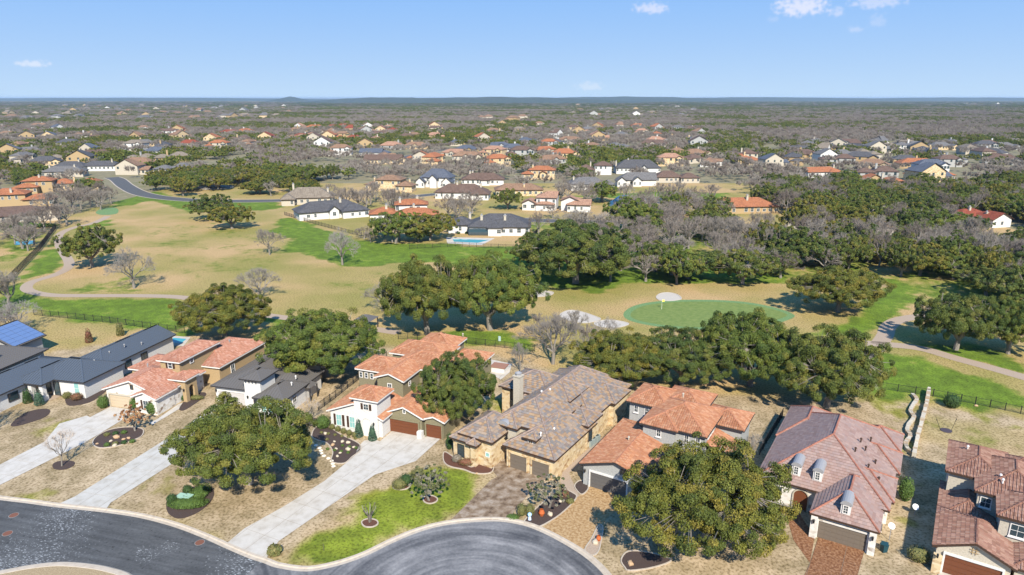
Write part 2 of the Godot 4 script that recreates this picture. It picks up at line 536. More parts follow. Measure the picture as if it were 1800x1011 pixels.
func window(root: Node3D, face: String, a: float, y: float, plane: float, w: float, h: float, opt := {}) -> void:
	var t := wall_frame(face, a, y + h * 0.5, plane)
	var fr := MB.new()
	var d := 0.09
	for s in [-1, 1]:
		fr.bx(s * (w * 0.5 + 0.05), 0, d * 0.5, 0.1, h + 0.2, d)
		fr.bx(0, s * (h * 0.5 + 0.05), d * 0.5 - 0.004, w, 0.1, d)
	var o := put("window", fr.mesh(), M[opt.get("frame", "trim_white")], root)
	o.transform = t
	var pane := MB.new()
	pane.bx(0, 0, 0.025, w, h, 0.03)
	put("pane", pane.mesh(), M[opt.get("glass", "glass")], o)
	var mu := MB.new()
	var nx: int = opt.get("nx", 2)
	var ny: int = opt.get("ny", 2)
	for i in range(1, nx): mu.bx(-w * 0.5 + w * i / nx, 0, 0.045, 0.035, h, 0.03)
	for i in range(1, ny): mu.bx(0, -h * 0.5 + h * i / ny, 0.047, w, 0.04, 0.03)
	if mu.v.size(): put("muntin", mu.mesh(), M[opt.get("frame", "trim_white")], o)
	if opt.has("sill"):
		var si := MB.new()
		si.bx(0, -h * 0.5 - 0.15, 0.1, w + 0.3, 0.1, 0.2)
		put("sill", si.mesh(), M.trim_white, o)
	if opt.has("shutter"):
		var sh := MB.new()
		sh.bx(0, 0, 0.04, 0.38, h + 0.1, 0.06)
		for i in 9: sh.bx(0, -h * 0.5 + h * (i + 0.5) / 9, 0.075, 0.3, h / 14, 0.02)
		var shm := sh.mesh()
		for s in [-1, 1]:
			var q := put("shutter", shm, M[opt.shutter], root)
			q.transform = t * Transform3D(Basis.IDENTITY, Vector3(s * (w * 0.5 + 0.32), 0, 0))

func garage_door(root: Node3D, face: String, a: float, plane: float, w: float, h: float, door: String, trim: String, cols := 8) -> void:
	var t := wall_frame(face, a, 0.0, plane)
	var fr := MB.new()
	for s in [-1, 1]: fr.bx(s * (w * 0.5 + 0.09), h * 0.5, 0.11, 0.18, h, 0.22)
	fr.bx(0, h + 0.1, 0.11, w + 0.36, 0.2, 0.22)
	var o := put("garage_door", fr.mesh(), M[trim], root)
	o.transform = t
	for i in 4:
		var row := MB.new()
		row.bx(0, h * (i + 0.5) / 4, 0.04, w - 0.01, h / 4 - 0.03, 0.05)
		for j in cols:
			var cw := w / cols
			row.bx(-w * 0.5 + cw * (j + 0.5), h * (i + 0.5) / 4, 0.07, cw * 0.78, h / 4 * 0.62, 0.02)
		put("panel", row.mesh(), M[door], o)

func arch(root: Node3D, called: String, face: String, a: float, plane: float, w: float, h: float, fill: String, trim: String, y := 0.0) -> void:
	# an arched opening: jambs, arch ring and the dark leaf behind
	var t := wall_frame(face, a, y, plane)
	var fr := MB.new()
	var sp := h - w * 0.5
	for s in [-1, 1]: fr.bx(s * (w * 0.5 + 0.08), sp * 0.5, 0.08, 0.16, sp, 0.16)
	var k := 10
	for i in k:
		var t0 := PI * i / k
		var t1 := PI * (i + 1) / k
		fr.beam(Vector3(cos(t0) * (w * 0.5 + 0.08), sp + sin(t0) * (w * 0.5 + 0.08), 0.08), Vector3(cos(t1) * (w * 0.5 + 0.08), sp + sin(t1) * (w * 0.5 + 0.08), 0.08), 0.16, 0.16)
	var o := put(called, fr.mesh(), M[trim], root)
	o.transform = t
	var leaf := MB.new()
	var pts := [Vector3(-w * 0.5, 0, 0.02), Vector3(w * 0.5, 0, 0.02)]
	for i in k + 1: pts.append(Vector3(cos(PI * i / k) * w * 0.5, sp + sin(PI * i / k) * w * 0.5, 0.02))
	for i in range(1, pts.size() - 1): leaf.tri(pts[0], pts[i], pts[i + 1])
	put("leaf", leaf.mesh(), M[fill], o)

func lantern(root: Node3D, face: String, a: float, y: float, plane: float) -> void:
	var m := MB.new()
	m.bx(0, 0, 0.05, 0.12, 0.3, 0.1)
	m.tube(Vector3(0, -0.2, 0.2), Vector3(0, 0.2, 0.2), 0.09, 0.13, 6, Color.WHITE, true)
	m.tube(Vector3(0, 0.2, 0.2), Vector3(0, 0.34, 0.2), 0.14, 0.02, 6)
	var o := put("wall_lantern", m.mesh(), M.iron, root)
	o.transform = wall_frame(face, a, y, plane)

func vents(root: Node3D, spots: Array, m := "metal_zinc") -> void:
	for s in spots:
		var q := MB.new()
		q.tube(Vector3.ZERO, Vector3(0, 0.45, 0), 0.09, 0.09, 7)
		q.tube(Vector3(0, 0.45, 0), Vector3(0, 0.6, 0), 0.17, 0.1, 7, Color.WHITE, true)
		var o := put("roof_vent", q.mesh(), M[m], root)
		o.position = L3(s[0], s[1], s[2])

func chimney(root: Node3D, u: float, v: float, y0: float, y1: float, w: float, m: String, cap: String) -> void:
	var q := MB.new()
	q.bx(0, (y0 + y1) * 0.5, 0, w, y1 - y0, w)
	q.bx(0, y1 + 0.06, 0, w + 0.22, 0.14, w + 0.22)
	var o := put("chimney", q.mesh(), M[m], root)
	o.position = L3(u, 0, v)
	var c := MB.new()
	c.tube(Vector3(0, y1 + 0.13, 0), Vector3(0, y1 + 0.5, 0), w * 0.42, w * 0.36, 8)
	c.tube(Vector3(0, y1 + 0.5, 0), Vector3(0, y1 + 0.75, 0), w * 0.5, 0.06, 8)
	put("chimney_cap", c.mesh(), M[cap], o)

func dormer(root: Node3D, u: float, y: float, v: float, w: float, h: float) -> void:
	# a small arched dormer with a barrel roof of grey sheet, running back into the slope
	var b := MB.new()
	b.bx(0, h * 0.5 - 0.2, -1.0, w, h + 0.4, 2.0)
	var o := put("dormer", b.mesh(), M.stucco_white, root)
	o.position = L3(u, y, v)
	var r := MB.new()
	var k := 8
	var ra := w * 0.5 + 0.12
	for i in k:
		var t0 := PI * i / k
		var t1 := PI * (i + 1) / k
		var p0 := Vector3(cos(t0) * ra, h + sin(t0) * ra * 0.8, 0.15)
		var p1 := Vector3(cos(t1) * ra, h + sin(t1) * ra * 0.8, 0.15)
		r.quad(p1, p0, p0 + Vector3(0, 0, -2.6), p1 + Vector3(0, 0, -2.6))
		r.tri(Vector3(0, h, 0.14), p0, p1)
	put("dormer_roof", r.mesh(), M.metal_zinc, o)
	window(root, "f", u, y + h * 0.28, v - 0.01, w * 0.42, h * 0.62, {"nx": 2, "ny": 3})

func house(called: String, label: String, px: float, py: float, bearing: float, blocks: Array, st: Dictionary, sd: int) -> Node3D:
	var root := thing(called, label, "house", G(px, py), -deg_to_rad(bearing))
	var rng := RandomNumberGenerator.new()
	rng.seed = sd
	for b in blocks:
		build_block(root, b.slice(0, 9), st, rng, b[9] if b.size() > 9 else {})
	return root

# ---------------------------------------------------------------- trees
# evergreen oak: returns [wood, crown]; a broad uneven dome of leaf clumps on spreading limbs
func oak_meshes(sd: int, radius: float, height: float, clumps: int, leaves: int, size: float, cols: Array, k := 6, wood_detail := true) -> Array:
	var rng := RandomNumberGenerator.new()
	rng.seed = sd
	var nz := FastNoiseLite.new()
	nz.seed = sd
	nz.frequency = 1.1
	var wood := MB.new()
	var crown := MB.new()
	var fork := Vector3(rng.randf_range(-0.3, 0.3), height * 0.2, rng.randf_range(-0.3, 0.3))
	wood.tube(Vector3(0, -0.2, 0), fork, radius * 0.07, radius * 0.055, k)
	var mid := Vector3(0, height * 0.52, 0)
	var limbs := []
	var nl := 7
	for i in nl:
		var a := TAU * i / nl + rng.randf_range(-0.3, 0.3)
		var e := Vector3(cos(a) * radius * rng.randf_range(0.4, 0.6), height * rng.randf_range(0.5, 0.72), sin(a) * radius * rng.randf_range(0.4, 0.6))
		var kn := fork.lerp(e, 0.5) + Vector3(rng.randf_range(-0.5, 0.5), rng.randf_range(-0.6, 0.3), rng.randf_range(-0.5, 0.5)) * radius * 0.12
		wood.tube(fork, kn, radius * 0.04, radius * 0.028, k)
		wood.tube(kn, e, radius * 0.028, radius * 0.018, k)
		limbs.append(e)
		limbs.append(kn)
	for i in clumps:
		# a point in the dome, most near its surface
		var d := Vector3(rng.randfn(), rng.randfn() * 0.9 + 0.25, rng.randfn()).normalized()
		if d.y < -0.35: d.y = -d.y * 0.5; d = d.normalized()
		var lump := 1.0 + nz.get_noise_3dv(d * 1.6) * 0.75
		var r := minf(pow(rng.randf(), 0.28) * lump, 1.22)
		if d.y < 0.0: r = minf(r, 0.95)
		var p := mid + Vector3(d.x * radius, d.y * height * 0.47, d.z * radius) * r
		if p.y < height * 0.16: p.y = height * 0.16 + rng.randf() * 0.6
		var near: Vector3 = limbs[0]
		for l in limbs:
			if p.distance_squared_to(l) < p.distance_squared_to(near): near = l
		if wood_detail:
			wood.tube(near, p, radius * 0.008, radius * 0.003, 3)
		var cr := radius * rng.randf_range(0.065, 0.125)
		var col: Color = cols[rng.randi() % cols.size()]
		var out := (p - mid).normalized()
		for j in leaves:
			var q := Vector3(rng.randfn(), rng.randfn(), rng.randfn()).normalized()
			if q.dot(out) < -0.3: q = -q
			var c := p + Vector3(q.x, q.y * 0.75, q.z) * cr * pow(rng.randf(), 0.3)
			var nn := (q + Vector3(rng.randfn(), rng.randfn() + 0.4, rng.randfn()) * 0.55).normalized()
			var t := nn.cross(Vector3(rng.randfn(), rng.randfn(), rng.randfn())).normalized()
			var b := nn.cross(t)
			var s := size * rng.randf_range(0.6, 1.3)
			var g := rng.randf_range(0.7, 1.35)
			var lc := Color(col.r * g, col.g * g, col.b * g)
			crown.tri(c - t * s * 0.5 - b * s * 0.28, c + t * s * 0.5 - b * s * 0.2, c + b * s * 0.62, lc)
	return [wood.mesh(), crown.mesh()]

# leafless tree: recursive limbs, then sprays of thin twigs
func bare_grow(wood: MB, tw: MB, rng: RandomNumberGenerator, a: Vector3, d: Vector3, length: float, r: float, level: int, top: int, spread: float, lift: float, col: Color, tips: Array, ragged: float) -> void:
	var b := a + d * length
	if level <= 2:
		var m := a.lerp(b, 0.5) + Vector3(rng.randfn(), rng.randfn() * 0.5, rng.randfn()) * length * 0.07
		wood.tube(a, m, r, r * 0.85, 5 if level < 2 else 4)
		wood.tube(m, b, r * 0.85, r * 0.68, 5 if level < 2 else 4)
	else:
		tw.tube(a, b, r, r * 0.6, 3, col)
	if level >= top:
		tips.append(b)
		var n := 9
		for i in n:
			var e := (d + Vector3(rng.randfn(), rng.randfn() + 0.15, rng.randfn()) * 0.75).normalized()
			var s := e.cross(Vector3(rng.randfn(), rng.randfn(), rng.randfn())).normalized() * r * 0.6
			var st := a.lerp(b, rng.randf_range(0.3, 1.0))
			var ln := length * rng.randf_range(0.6, 1.2)
			tw.tri(st - s, st + s, st + e * ln, col)
		return
	var kids := 3 if level < top - 1 else 4
	for i in kids:
		var ax := d.cross(Vector3(rng.randfn(), rng.randfn(), rng.randfn())).normalized()
		var e := (d + ax * spread * rng.randf_range(0.55, 1.2) + Vector3(0, lift, 0)).normalized()
		var at := b if i < 2 else a.lerp(b, rng.randf_range(0.5, 0.9))
		bare_grow(wood, tw, rng, at, e, length * rng.randf_range(0.66, 0.9) * (1.0 - ragged * rng.randf()), r * 0.6, level + 1, top, spread, lift, col, tips, ragged)

func bare_meshes(sd: int, height: float, top: int, spread: float, lift: float, col: Color, thick := 1.0, trunk := 0.22) -> Array:
	var rng := RandomNumberGenerator.new()
	rng.seed = sd
	var wood := MB.new()
	var tw := MB.new()
	var tips := []
	var fork := Vector3(rng.randfn() * 0.15, height * trunk, rng.randfn() * 0.15)
	var r := height * 0.026 * thick
	wood.tube(Vector3(0, -0.2, 0), fork, r * 1.25, r, 7)
	var n := 4
	for i in n:
		var a := TAU * i / n + rng.randf_range(-0.4, 0.4)
		var d := Vector3(cos(a) * spread, 0.75, sin(a) * spread).normalized()
		bare_grow(wood, tw, rng, fork, d, height * 0.25, r * 0.66, 1, top, spread, lift, col, tips, 0.2)
	bare_grow(wood, tw, rng, fork, Vector3(0.1, 1, 0.05).normalized(), height * 0.26, r * 0.7, 1, top, spread, lift, col, tips, 0.2)
	return [wood.mesh(), tw.mesh(), tips]

func shrub_mesh(sd: int, size: Vector3, leaves: int, leaf: float, cols: Array, cone := 0.0, solid := true) -> ArrayMesh:
	var rng := RandomNumberGenerator.new()
	rng.seed = sd
	var m := MB.new()
	if solid:
		var dk: Color = cols[0]
		m.ball(Vector3(0, size.y * 0.5, 0), size * Vector3(0.40, 0.42, 0.40) * (1.0 - cone * 0.45), 5, 7, dk)
	for i in leaves:
		var d := Vector3(rng.randfn(), rng.randfn(), rng.randfn()).normalized()
		var y := d.y * 0.5 + 0.5
		var taper := 1.0 - cone * y
		var c := Vector3(d.x * size.x * 0.5 * taper, y * size.y, d.z * size.z * 0.5 * taper) * rng.randf_range(0.82, 1.06)
		if cone > 0.0:
			var a := rng.randf() * TAU
			y = 1.0 - sqrt(rng.randf())
			c = Vector3(cos(a) * size.x * 0.5, 0, sin(a) * size.z * 0.5) * (1.0 - y * cone) * sin(clampf(y * 9.0 + 0.5, 0, PI / 2)) * rng.randf_range(0.85, 1.05) + Vector3(0, y * size.y, 0)
		var nn := (d + Vector3(rng.randfn(), rng.randfn() + 0.5, rng.randfn()) * 0.5).normalized()
		var t := nn.cross(Vector3(rng.randfn(), rng.randfn(), rng.randfn())).normalized()
		var b := nn.cross(t)
		var s := leaf * rng.randf_range(0.7, 1.3)
		var col: Color = cols[rng.randi() % cols.size()]
		var g := rng.randf_range(0.75, 1.3)
		m.tri(c - t * s * 0.5 - b * s * 0.3, c + t * s * 0.5 - b * s * 0.3, c + b * s * 0.6, Color(col.r * g, col.g * g, col.b * g))
	return m.mesh()

var oak_near := []
var oak_mid := []
var oak_far := []
var bare_near := []
var bare_mid := []
var bare_far := []
var OAK := [Color(0.074, 0.093, 0.017), Color(0.104, 0.116, 0.020), Color(0.136, 0.130, 0.026), Color(0.056, 0.078, 0.017), Color(0.088, 0.107, 0.021)]
var GREYS := [Color(0.20, 0.175, 0.15), Color(0.165, 0.14, 0.12), Color(0.23, 0.205, 0.18)]

func tint(i: int) -> Array:
	var k: Array = [[1.0, 1.0, 1.0], [1.14, 1.02, 0.9], [0.84, 0.92, 1.0], [1.04, 1.12, 1.05]][i]
	var out := []
	for c in OAK: out.append(Color(c.r * k[0], c.g * k[1], c.b * k[2]))
	return out

func make_trees() -> void:
	for i in 4: oak_near.append(oak_meshes(100 + i * 7, 7.6, 8.8, 540, 320, 0.155, tint(i), 7))
	for i in 4: oak_mid.append(oak_meshes(200 + i * 7, 7.2, 8.6, 300, 120, 0.27, tint(i), 5))
	for i in 4: oak_far.append(oak_meshes(300 + i * 7, 6.0, 8.0, 70, 22, 0.85, tint(i), 4, false))
	for i in 4: bare_near.append(bare_meshes(400 + i * 3, 10.0, 6, 0.72 if i % 2 == 0 else 0.6, 0.10, [Color(0.22, 0.20, 0.18), Color(0.19, 0.17, 0.15), Color(0.25, 0.23, 0.21)][i % 3], 1.0))
	for i in 4: bare_mid.append(bare_meshes(500 + i * 3, 9.5, 5, 0.66, 0.14, GREYS[i % 3], 1.15))
	for i in 3: bare_far.append(bare_meshes(600 + i * 3, 9.0, 3, 0.62, 0.2, GREYS[i % 3], 2.6))

func tree_of(kind: String, called: String, label: String, category: String, at: Vector3, turn: float, scale: Vector3, set_: Array, group := "", bark := "bark") -> Node3D:
	var t := thing(called, label, category, at, turn, group)
	t.scale = scale
	put("trunk", set_[0], M[bark], t)
	put("crown", set_[1], M.leaf if kind == "oak" else M.twig, t)
	return t

# crown width and height in pixels of the photograph fix the tree's size at its own distance
func oak_at(px: float, py: float, w_px: float, top_px: float, variant: int, label: String, lod := 0, called := "live_oak") -> Node3D:
	var at := G(px, py)
	var dist := sqrt(at.x * at.x * 0.0 + at.z * at.z + EYE * EYE)
	var wide := w_px / FOCAL * dist
	var set_: Array = (oak_near if lod == 0 else oak_mid)[variant % 4]
	var sx := wide / (19.0 if lod == 0 else 18.0)
	var sy := top_px / (8.8 if lod == 0 else 8.6) * 1.06
	return tree_of("oak", called, label, "tree", at, variant * 1.7 + px, Vector3(sx * (1.0 + 0.1 * sin(px)), sy, sx * (1.0 - 0.1 * sin(px))), set_)

func bare_at(px: float, py: float, w_px: float, high: float, variant: int, label: String, lod := 0, called := "bare_tree") -> Node3D:
	var at := G(px, py)
	var dist := sqrt(at.z * at.z + EYE * EYE)
	var wide := w_px / FOCAL * dist
	var set_: Array = (bare_near if lod == 0 else bare_mid)[variant % 4]
	var bb: AABB = set_[1].get_aabb()
	var sx := wide / maxf(bb.size.x, bb.size.z) * 1.05
	var sy := high / (bb.position.y + bb.size.y)
	return tree_of("bare", called, label, "tree", at, variant * 2.1 + px, Vector3(sx, sy, sx), set_)

# ---------------------------------------------------------------- the houses along the street
func near_houses() -> void:
	var terra := [Color(0.325, 0.150, 0.080), Color(0.355, 0.175, 0.098), Color(0.295, 0.128, 0.068), Color(0.370, 0.200, 0.120), Color(0.315, 0.150, 0.088)]
	var salmon := [Color(0.320, 0.155, 0.105), Color(0.350, 0.180, 0.125), Color(0.285, 0.130, 0.085), Color(0.375, 0.215, 0.160), Color(0.325, 0.165, 0.115)]
	var slate_mix := [Color(0.250, 0.165, 0.100), Color(0.190, 0.150, 0.125), Color(0.300, 0.205, 0.125), Color(0.165, 0.150, 0.140), Color(0.270, 0.205, 0.150), Color(0.215, 0.185, 0.165)]
	var rose := [Color(0.275, 0.185, 0.155), Color(0.250, 0.163, 0.136), Color(0.295, 0.208, 0.178), Color(0.265, 0.190, 0.168)]
	var umber := [Color(0.215, 0.115, 0.085), Color(0.245, 0.140, 0.105), Color(0.185, 0.098, 0.072), Color(0.270, 0.165, 0.125)]
	for k in {"terra": terra, "salmon": salmon, "slate_mix": slate_mix, "rose": rose, "umber": umber}:
		var c: Color = {"terra": terra, "salmon": salmon, "slate_mix": slate_mix, "rose": rose, "umber": umber}[k][0]
		mat("deck_" + k, lin(c.r, c.g, c.b), 0.9)
	# A: dark standing-seam roof, white brick
	var A := {"wall": "stucco_white", "roof": "metal", "metal": "metal_blue", "trim": "trim_dark", "over": 0.5}
	var r := house("metal_roof_house", "long low white house under a dark blue-grey standing seam metal roof", 160, 685, 13, [
		[-7.2, 1.1, 2.0, 20.3, 3.1, 0.40, "v", false, true],
		[-9.0, 2.6, -3.7, 5.6, 3.1, 0.42, "u", false, false],
		[-9.6, -3.2, -6.1, 4.0, 3.1, 0.42, "v", false, false, {"from": 3.0}],
		[-15.0, -6.5, -14.0, 5.0, 3.0, 0.36, "v", false, false]], A, 1)
	for u in [-6.2, -4.0]:
		var q := MB.new()
		q.bx(0, 1.5, 0, 0.7, 3.0, 0.7)
		q.bx(0, 0.4, 0, 0.9, 0.8, 0.9)
		put("porch_column", q.mesh(), M.stucco_white, r).position = L3(u, 0, -5.3)
	window(r, "f", 0.6, 0.7, -3.2, 0.9, 1.9, {"nx": 1, "glass": "glass_teal"})
	window(r, "f", -3.4, 0.1, -3.2, 1.0, 2.3, {"nx": 1, "ny": 1, "frame": "trim_dark"})
	window(r, "f", -5.2, 0.1, -3.2, 1.2, 2.3, {"nx": 2, "ny": 1, "frame": "trim_dark"})
	window(r, "r", 8.0, 1.0, 0.6, 1.4, 1.2, {"frame": "trim_dark"})
	window(r, "r", 12.0, 1.0, 0.6, 1.4, 1.2, {"frame": "trim_dark"})
	window(r, "r", -8.0, 1.0, -7.0, 1.6, 1.2, {"frame": "trim_dark"})
	vents(r, [[-1.0, 4.2, 9.5], [-1.5, 3.9, 6.5], [0.0, 3.6, 12.5], [-0.6, 4.0, 2.2]])
	# the two roofs at the edge of the picture
	var A2 := {"wall": "stucco_cream", "roof": "metal", "metal": "metal_grey", "trim": "trim_dark", "over": 0.6}
	r = house("grey_roof_house", "low house with wide grey ribbed metal roof behind the long dark-roofed house", 0, 700, 10, [
		[-16.0, -3.6, 3.0, 14.4, 3.2, 0.42, "u", false, false], [-18.0, -8.0, -4.0, 8.0, 3.1, 0.4, "v", false, false]], A2, 2)
	window(r, "r", 9.0, 0.8, -4.2, 2.0, 1.6)
	vents(r, [[-6.0, 4.6, 6.5]])
	var S := {"wall": "stucco_grey", "roof": "metal", "metal": "metal_grey", "trim": "trim_dark", "over": 0.6}
	var sb := [-15.0, -3.0, 6.5, 13.9, 3.4, 0.45, "v", true, true]
	r = house("solar_roof_house", "house with its roof slope covered in blue solar panels", 0, 668, 10, [sb], S, 3)
	var sf: Array = roof_faces(sb)[0]
	var sn := (sf[1] as Vector3).cross(sf[2]).normalized()
	var pm := MB.new()
	pm.box(Transform3D(Basis.IDENTITY, Vector3.ZERO), Vector3(1.64, 0.05, 0.98))
	var pmesh := pm.mesh()
	for j in 6:
		for i in 4:
			var o := put("solar_panel", pmesh, M.solar, r)
			o.transform = Transform3D(Basis(sf[1], sn, -(sf[2] as Vector3)), sf[0] + sf[1] * (1.1 + i * 1.72) + sf[2] * (0.7 + j * 1.02) + sn * 0.12)
	# B: salmon barrel tile, tan and white rubble walls, arched porch tower
	var B := {"wall": "stucco_tan", "roof": "barrel", "tile": [0.30, 0.42], "pal": salmon, "cap": Color(0.36, 0.17, 0.11), "trim": "trim_white", "metal": "deck_salmon", "over": 0.4}
	r = house("arched_porch_house", "tan and white rubble house with salmon tile roof and arched porch tower", 198, 712, 15, [
		[-0.9, 10.2, -0.7, 10.0, 3.0, 0.36, "v", true, false, {"wall": "white_rubble"}],
		[5.6, 10.3, -1.7, 3.0, 2.9, 0.40, "v", true, false, {"wall": "white_rubble"}],
		[-3.6, 6.0, 7.5, 14.5, 3.0, 0.40, "u", false, false],
		[4.2, 8.8, 5.8, 16.0, 6.0, 0.36, "v", false, false],
		[8.2, 11.5, 3.5, 7.0, 4.0, 0.48, "v", false, false, {"open": {"f": [1.1, 2.6], "r": [1.2, 2.6]}}],
		[3.6, 12.0, 11.2, 25.0, 3.3, 0.40, "v", false, false]], B, 4)
	garage_door(r, "f", 2.6, -0.32, 4.9, 2.15, "door_cream", "stucco_cream")
	window(r, "f", 8.0, 0.8, -1.32, 0.9, 1.5, {"shutter": "trim_brown"})
	window(r, "f", 4.7, 3.5, -0.32, 0.35, 0.6, {"nx": 1, "ny": 1, "frame": "trim_brown"})
	window(r, "f", 6.6, 4.7, 6.18, 0.7, 0.9, {"nx": 1, "shutter": "trim_brown"})
	lantern(r, "f", 10.8, 2.2, 3.9)
	window(r, "r", 9.0, 4.8, 8.42, 0.7, 0.7, {"nx": 1})
	window(r, "r", 15.0, 0.8, 11.62, 0.9, 1.6)
	vents(r, [[8.4, 4.8, 19.0], [2.2, 4.5, 6.0]])
	# C: grey standing-seam roof, white walls, square tower
	var C := {"wall": "stucco_white", "roof": "metal", "metal": "metal_grey", "trim": "trim_dark", "over": 0.5}
	r = house("grey_metal_roof_house", "white house with charcoal grey metal hip roofs and square entry tower", 391, 708, 15, [
		[-1.6, 9.2, -0.4, 17.0, 3.0, 0.38, "v", false, false],
		[5.0, 8.9, -1.75, 3.2, 5.5, 0.45, "v", false, false],
		[7.7, 13.3, -2.65, 4.8, 3.0, 0.46, "v", false, false],
		[6.5, 13.1, 2.0, 10.0, 3.0, 0.42, "u", false, false]], C, 5)
	garage_door(r, "f", 2.0, 0.08, 4.9, 2.15, "door_grey", "stucco_white")
	lantern(r, "f", -0.9, 2.1, 0.1)
	lantern(r, "f", 6.0, 2.3, -1.25)
	for i in 4:
		var q := MB.new()
		q.bx(0, 0, 0.2, 0.16, 0.3, 0.5)
		put("bracket", q.mesh(), M.trim_dark, r).position = L3(6.0 + i * 0.62, 5.2, -1.28)
	window(r, "f", 7.5, 0.0, -1.25, 0.9, 2.4, {"nx": 1, "ny": 1, "frame": "trim_brown"})
	for i in 3: window(r, "f", 9.4 + i * 1.15, 0.6, -2.15, 0.75, 1.9, {"nx": 1, "glass": "glass_teal"})
	window(r, "r", 1.0, 1.2, 12.8, 1.0, 1.0)
	vents(r, [[12.2, 3.8, 1.5], [11.8, 4.1, 3.4], [1.0, 4.4, 9.0]], "trim_white")
	# D: white tower and sage walls, terracotta tile
	var D := {"wall": "stucco_sage", "roof": "barrel", "tile": [0.30, 0.42], "pal": terra, "cap": Color(0.40, 0.19, 0.11), "trim": "trim_white", "metal": "deck_terra", "over": 0.4}
	r = house("white_tower_house", "two-storey white and sage house with terracotta tile roofs and brown shutters", 686.3, 756, 20.5, [
		[-9.1, 0.6, -2.9, 7.5, 3.0, 0.40, "v", true, false, {"wall": "stucco_white"}],
		[-4.6, 0.1, -3.3, 1.4, 6.0, 0.50, "v", false, false, {"wall": "stucco_white"}],
		[-0.6, 5.9, -0.65, 9.0, 3.1, 0.42, "v", true, false],
		[5.5, 9.2, -0.3, 7.0, 2.9, 0.36, "v", true, false],
		[-5.0, 0.3, 4.0, 13.0, 6.2, 0.36, "v", true, false],
		[-9.75, -3.0, 6.1, 12.2, 6.2, 0.42, "u", false, false],
		[-4.9, 4.8, 9.4, 16.6, 6.2, 0.42, "u", false, false],
		[-8.2, 2.0, 14.2, 20.9, 6.2, 0.42, "u", false, false],
		[-6.0, 1.3, 19.0, 25.4, 6.2, 0.42, "v", false, false],
		[-1.0, 6.1, 19.5, 26.6, 3.5, 0.42, "u", false, false],
		[0.0, 6.6, 5.0, 19.0, 3.2, 0.46, "v", false, false]], D, 6)
	garage_door(r, "f", 2.5, -0.24, 4.9, 2.15, "door_wood", "stucco_sage")
	garage_door(r, "f", 7.3, 0.1, 2.5, 2.15, "door_wood", "stucco_sage", 4)
	window(r, "f", 2.65, 3.35, -0.24, 0.3, 0.5, {"nx": 1, "ny": 1, "frame": "trim_white"})
	for u in [-7.2, -4.9]: window(r, "f", u, 0.75, -2.5, 0.85, 1.7, {"glass": "glass_teal", "shutter": "trim_brown"})
	window(r, "f", -2.1, 4.3, -2.9, 0.75, 0.85, {"nx": 2, "shutter": "trim_brown"})
	arch(r, "arched_entry", "f", -2.1, -2.9, 1.3, 2.9, "trim_white", "stucco_white")
	lantern(r, "f", -0.9, 2.2, -2.9)
	lantern(r, "f", -3.3, 2.2, -2.9)
	window(r, "f", -2.4, 4.3, 4.4, 0.6, 1.0)
	for i in 3: window(r, "f", -8.9 + i * 1.0, 4.7, 6.5, 0.45, 0.8, {"nx": 1})
	window(r, "r", 6.5, 4.6, -0.12, 0.5, 0.6, {"nx": 1})
	window(r, "r", 12.5, 4.6, 4.42, 0.9, 1.1)
	vents(r, [[1.0, 6.9, 24.3]], "stucco_cream")
	for u in [5.35]:
		var q := MB.new()
		q.bx(0, 0.55, 0, 0.75, 1.1, 0.75)
		put("pier", q.mesh(), M.stucco_white, r).position = L3(u, 0, -0.6)
	# E: limestone house under mixed flat tile
	var E := {"wall": "limestone", "roof": "flat", "tile": [0.42, 0.40], "pal": slate_mix, "cap": Color(0.25, 0.19, 0.16), "trim": "trim_brown", "metal": "deck_slate_mix", "over": 0.4}
	r = house("limestone_house", "large limestone house with mottled brown and grey flat tile roofs and pale chimney", 900, 820, 32, [
		[-1.1, 6.9, -0.65, 12.0, 3.2, 0.62, "v", false, false],
		[-4.2, 4.0, 2.25, 24.5, 5.0, 0.62, "v", false, false, {"wall": "stucco_cream"}],
		[0.5, 7.0, 8.9, 13.6, 3.9, 0.55, "u", false, false],
		[0.5, 7.2, 17.6, 23.4, 3.9, 0.55, "u", false, false],
		[-6.4, 6.5, 11.0, 25.5, 3.9, 0.55, "v", false, false],
		[-2.6, 3.0, 10.9, 17.2, 5.9, 0.55, "v", false, false, {"wall": "stucco_cream"}],
		[-10.1, -1.0, 12.2, 20.2, 4.9, 0.52, "u", false, false],
		[-7.2, -1.6, -2.4, 5.0, 4.1, 0.70, "v", false, false],
		[-8.3, -4.8, -2.95, 6.5, 3.4, 0.55, "v", false, false],
		[-5.25, -3.6, -3.25, -1.2, 3.4, 0.72, "v", false, false],
		[-4.0, 0.1, 1.1, 6.5, 5.0, 0.62, "v", false, false, {"wall": "stucco_cream"}]], E, 7)
	garage_door(r, "f", 1.2, -0.24, 2.6, 2.2, "door_taupe", "limestone", 4)
	garage_door(r, "f", 4.6, -0.24, 2.6, 2.2, "door_taupe", "limestone", 4)
	window(r, "f", -6.6, 0.8, -2.54, 0.95, 1.7, {"nx": 3, "ny": 4, "frame": "trim_dark"})
	window(r, "f", -2.6, 1.7, -2.0, 0.5, 0.5, {"nx": 1, "ny": 1, "glass": "glass_teal"})
	arch(r, "arched_window", "f", -2.2, 1.5, 0.8, 1.9, "glass", "trim_dark", 3.2)
	var bal := MB.new()
	for i in 6: bal.tube(Vector3(-0.6 + i * 0.24, 0, 0.35), Vector3(-0.6 + i * 0.24, 0.7, 0.35), 0.02, 0.02, 4)
	bal.bx(0, 0.7, 0.18, 1.3, 0.05, 0.4)
	bal.bx(0, 0.0, 0.18, 1.3, 0.08, 0.4)
	put("balconette", bal.mesh(), M.iron, r).position = L3(-2.2, 3.1, 1.5)
	var bar := MB.new()
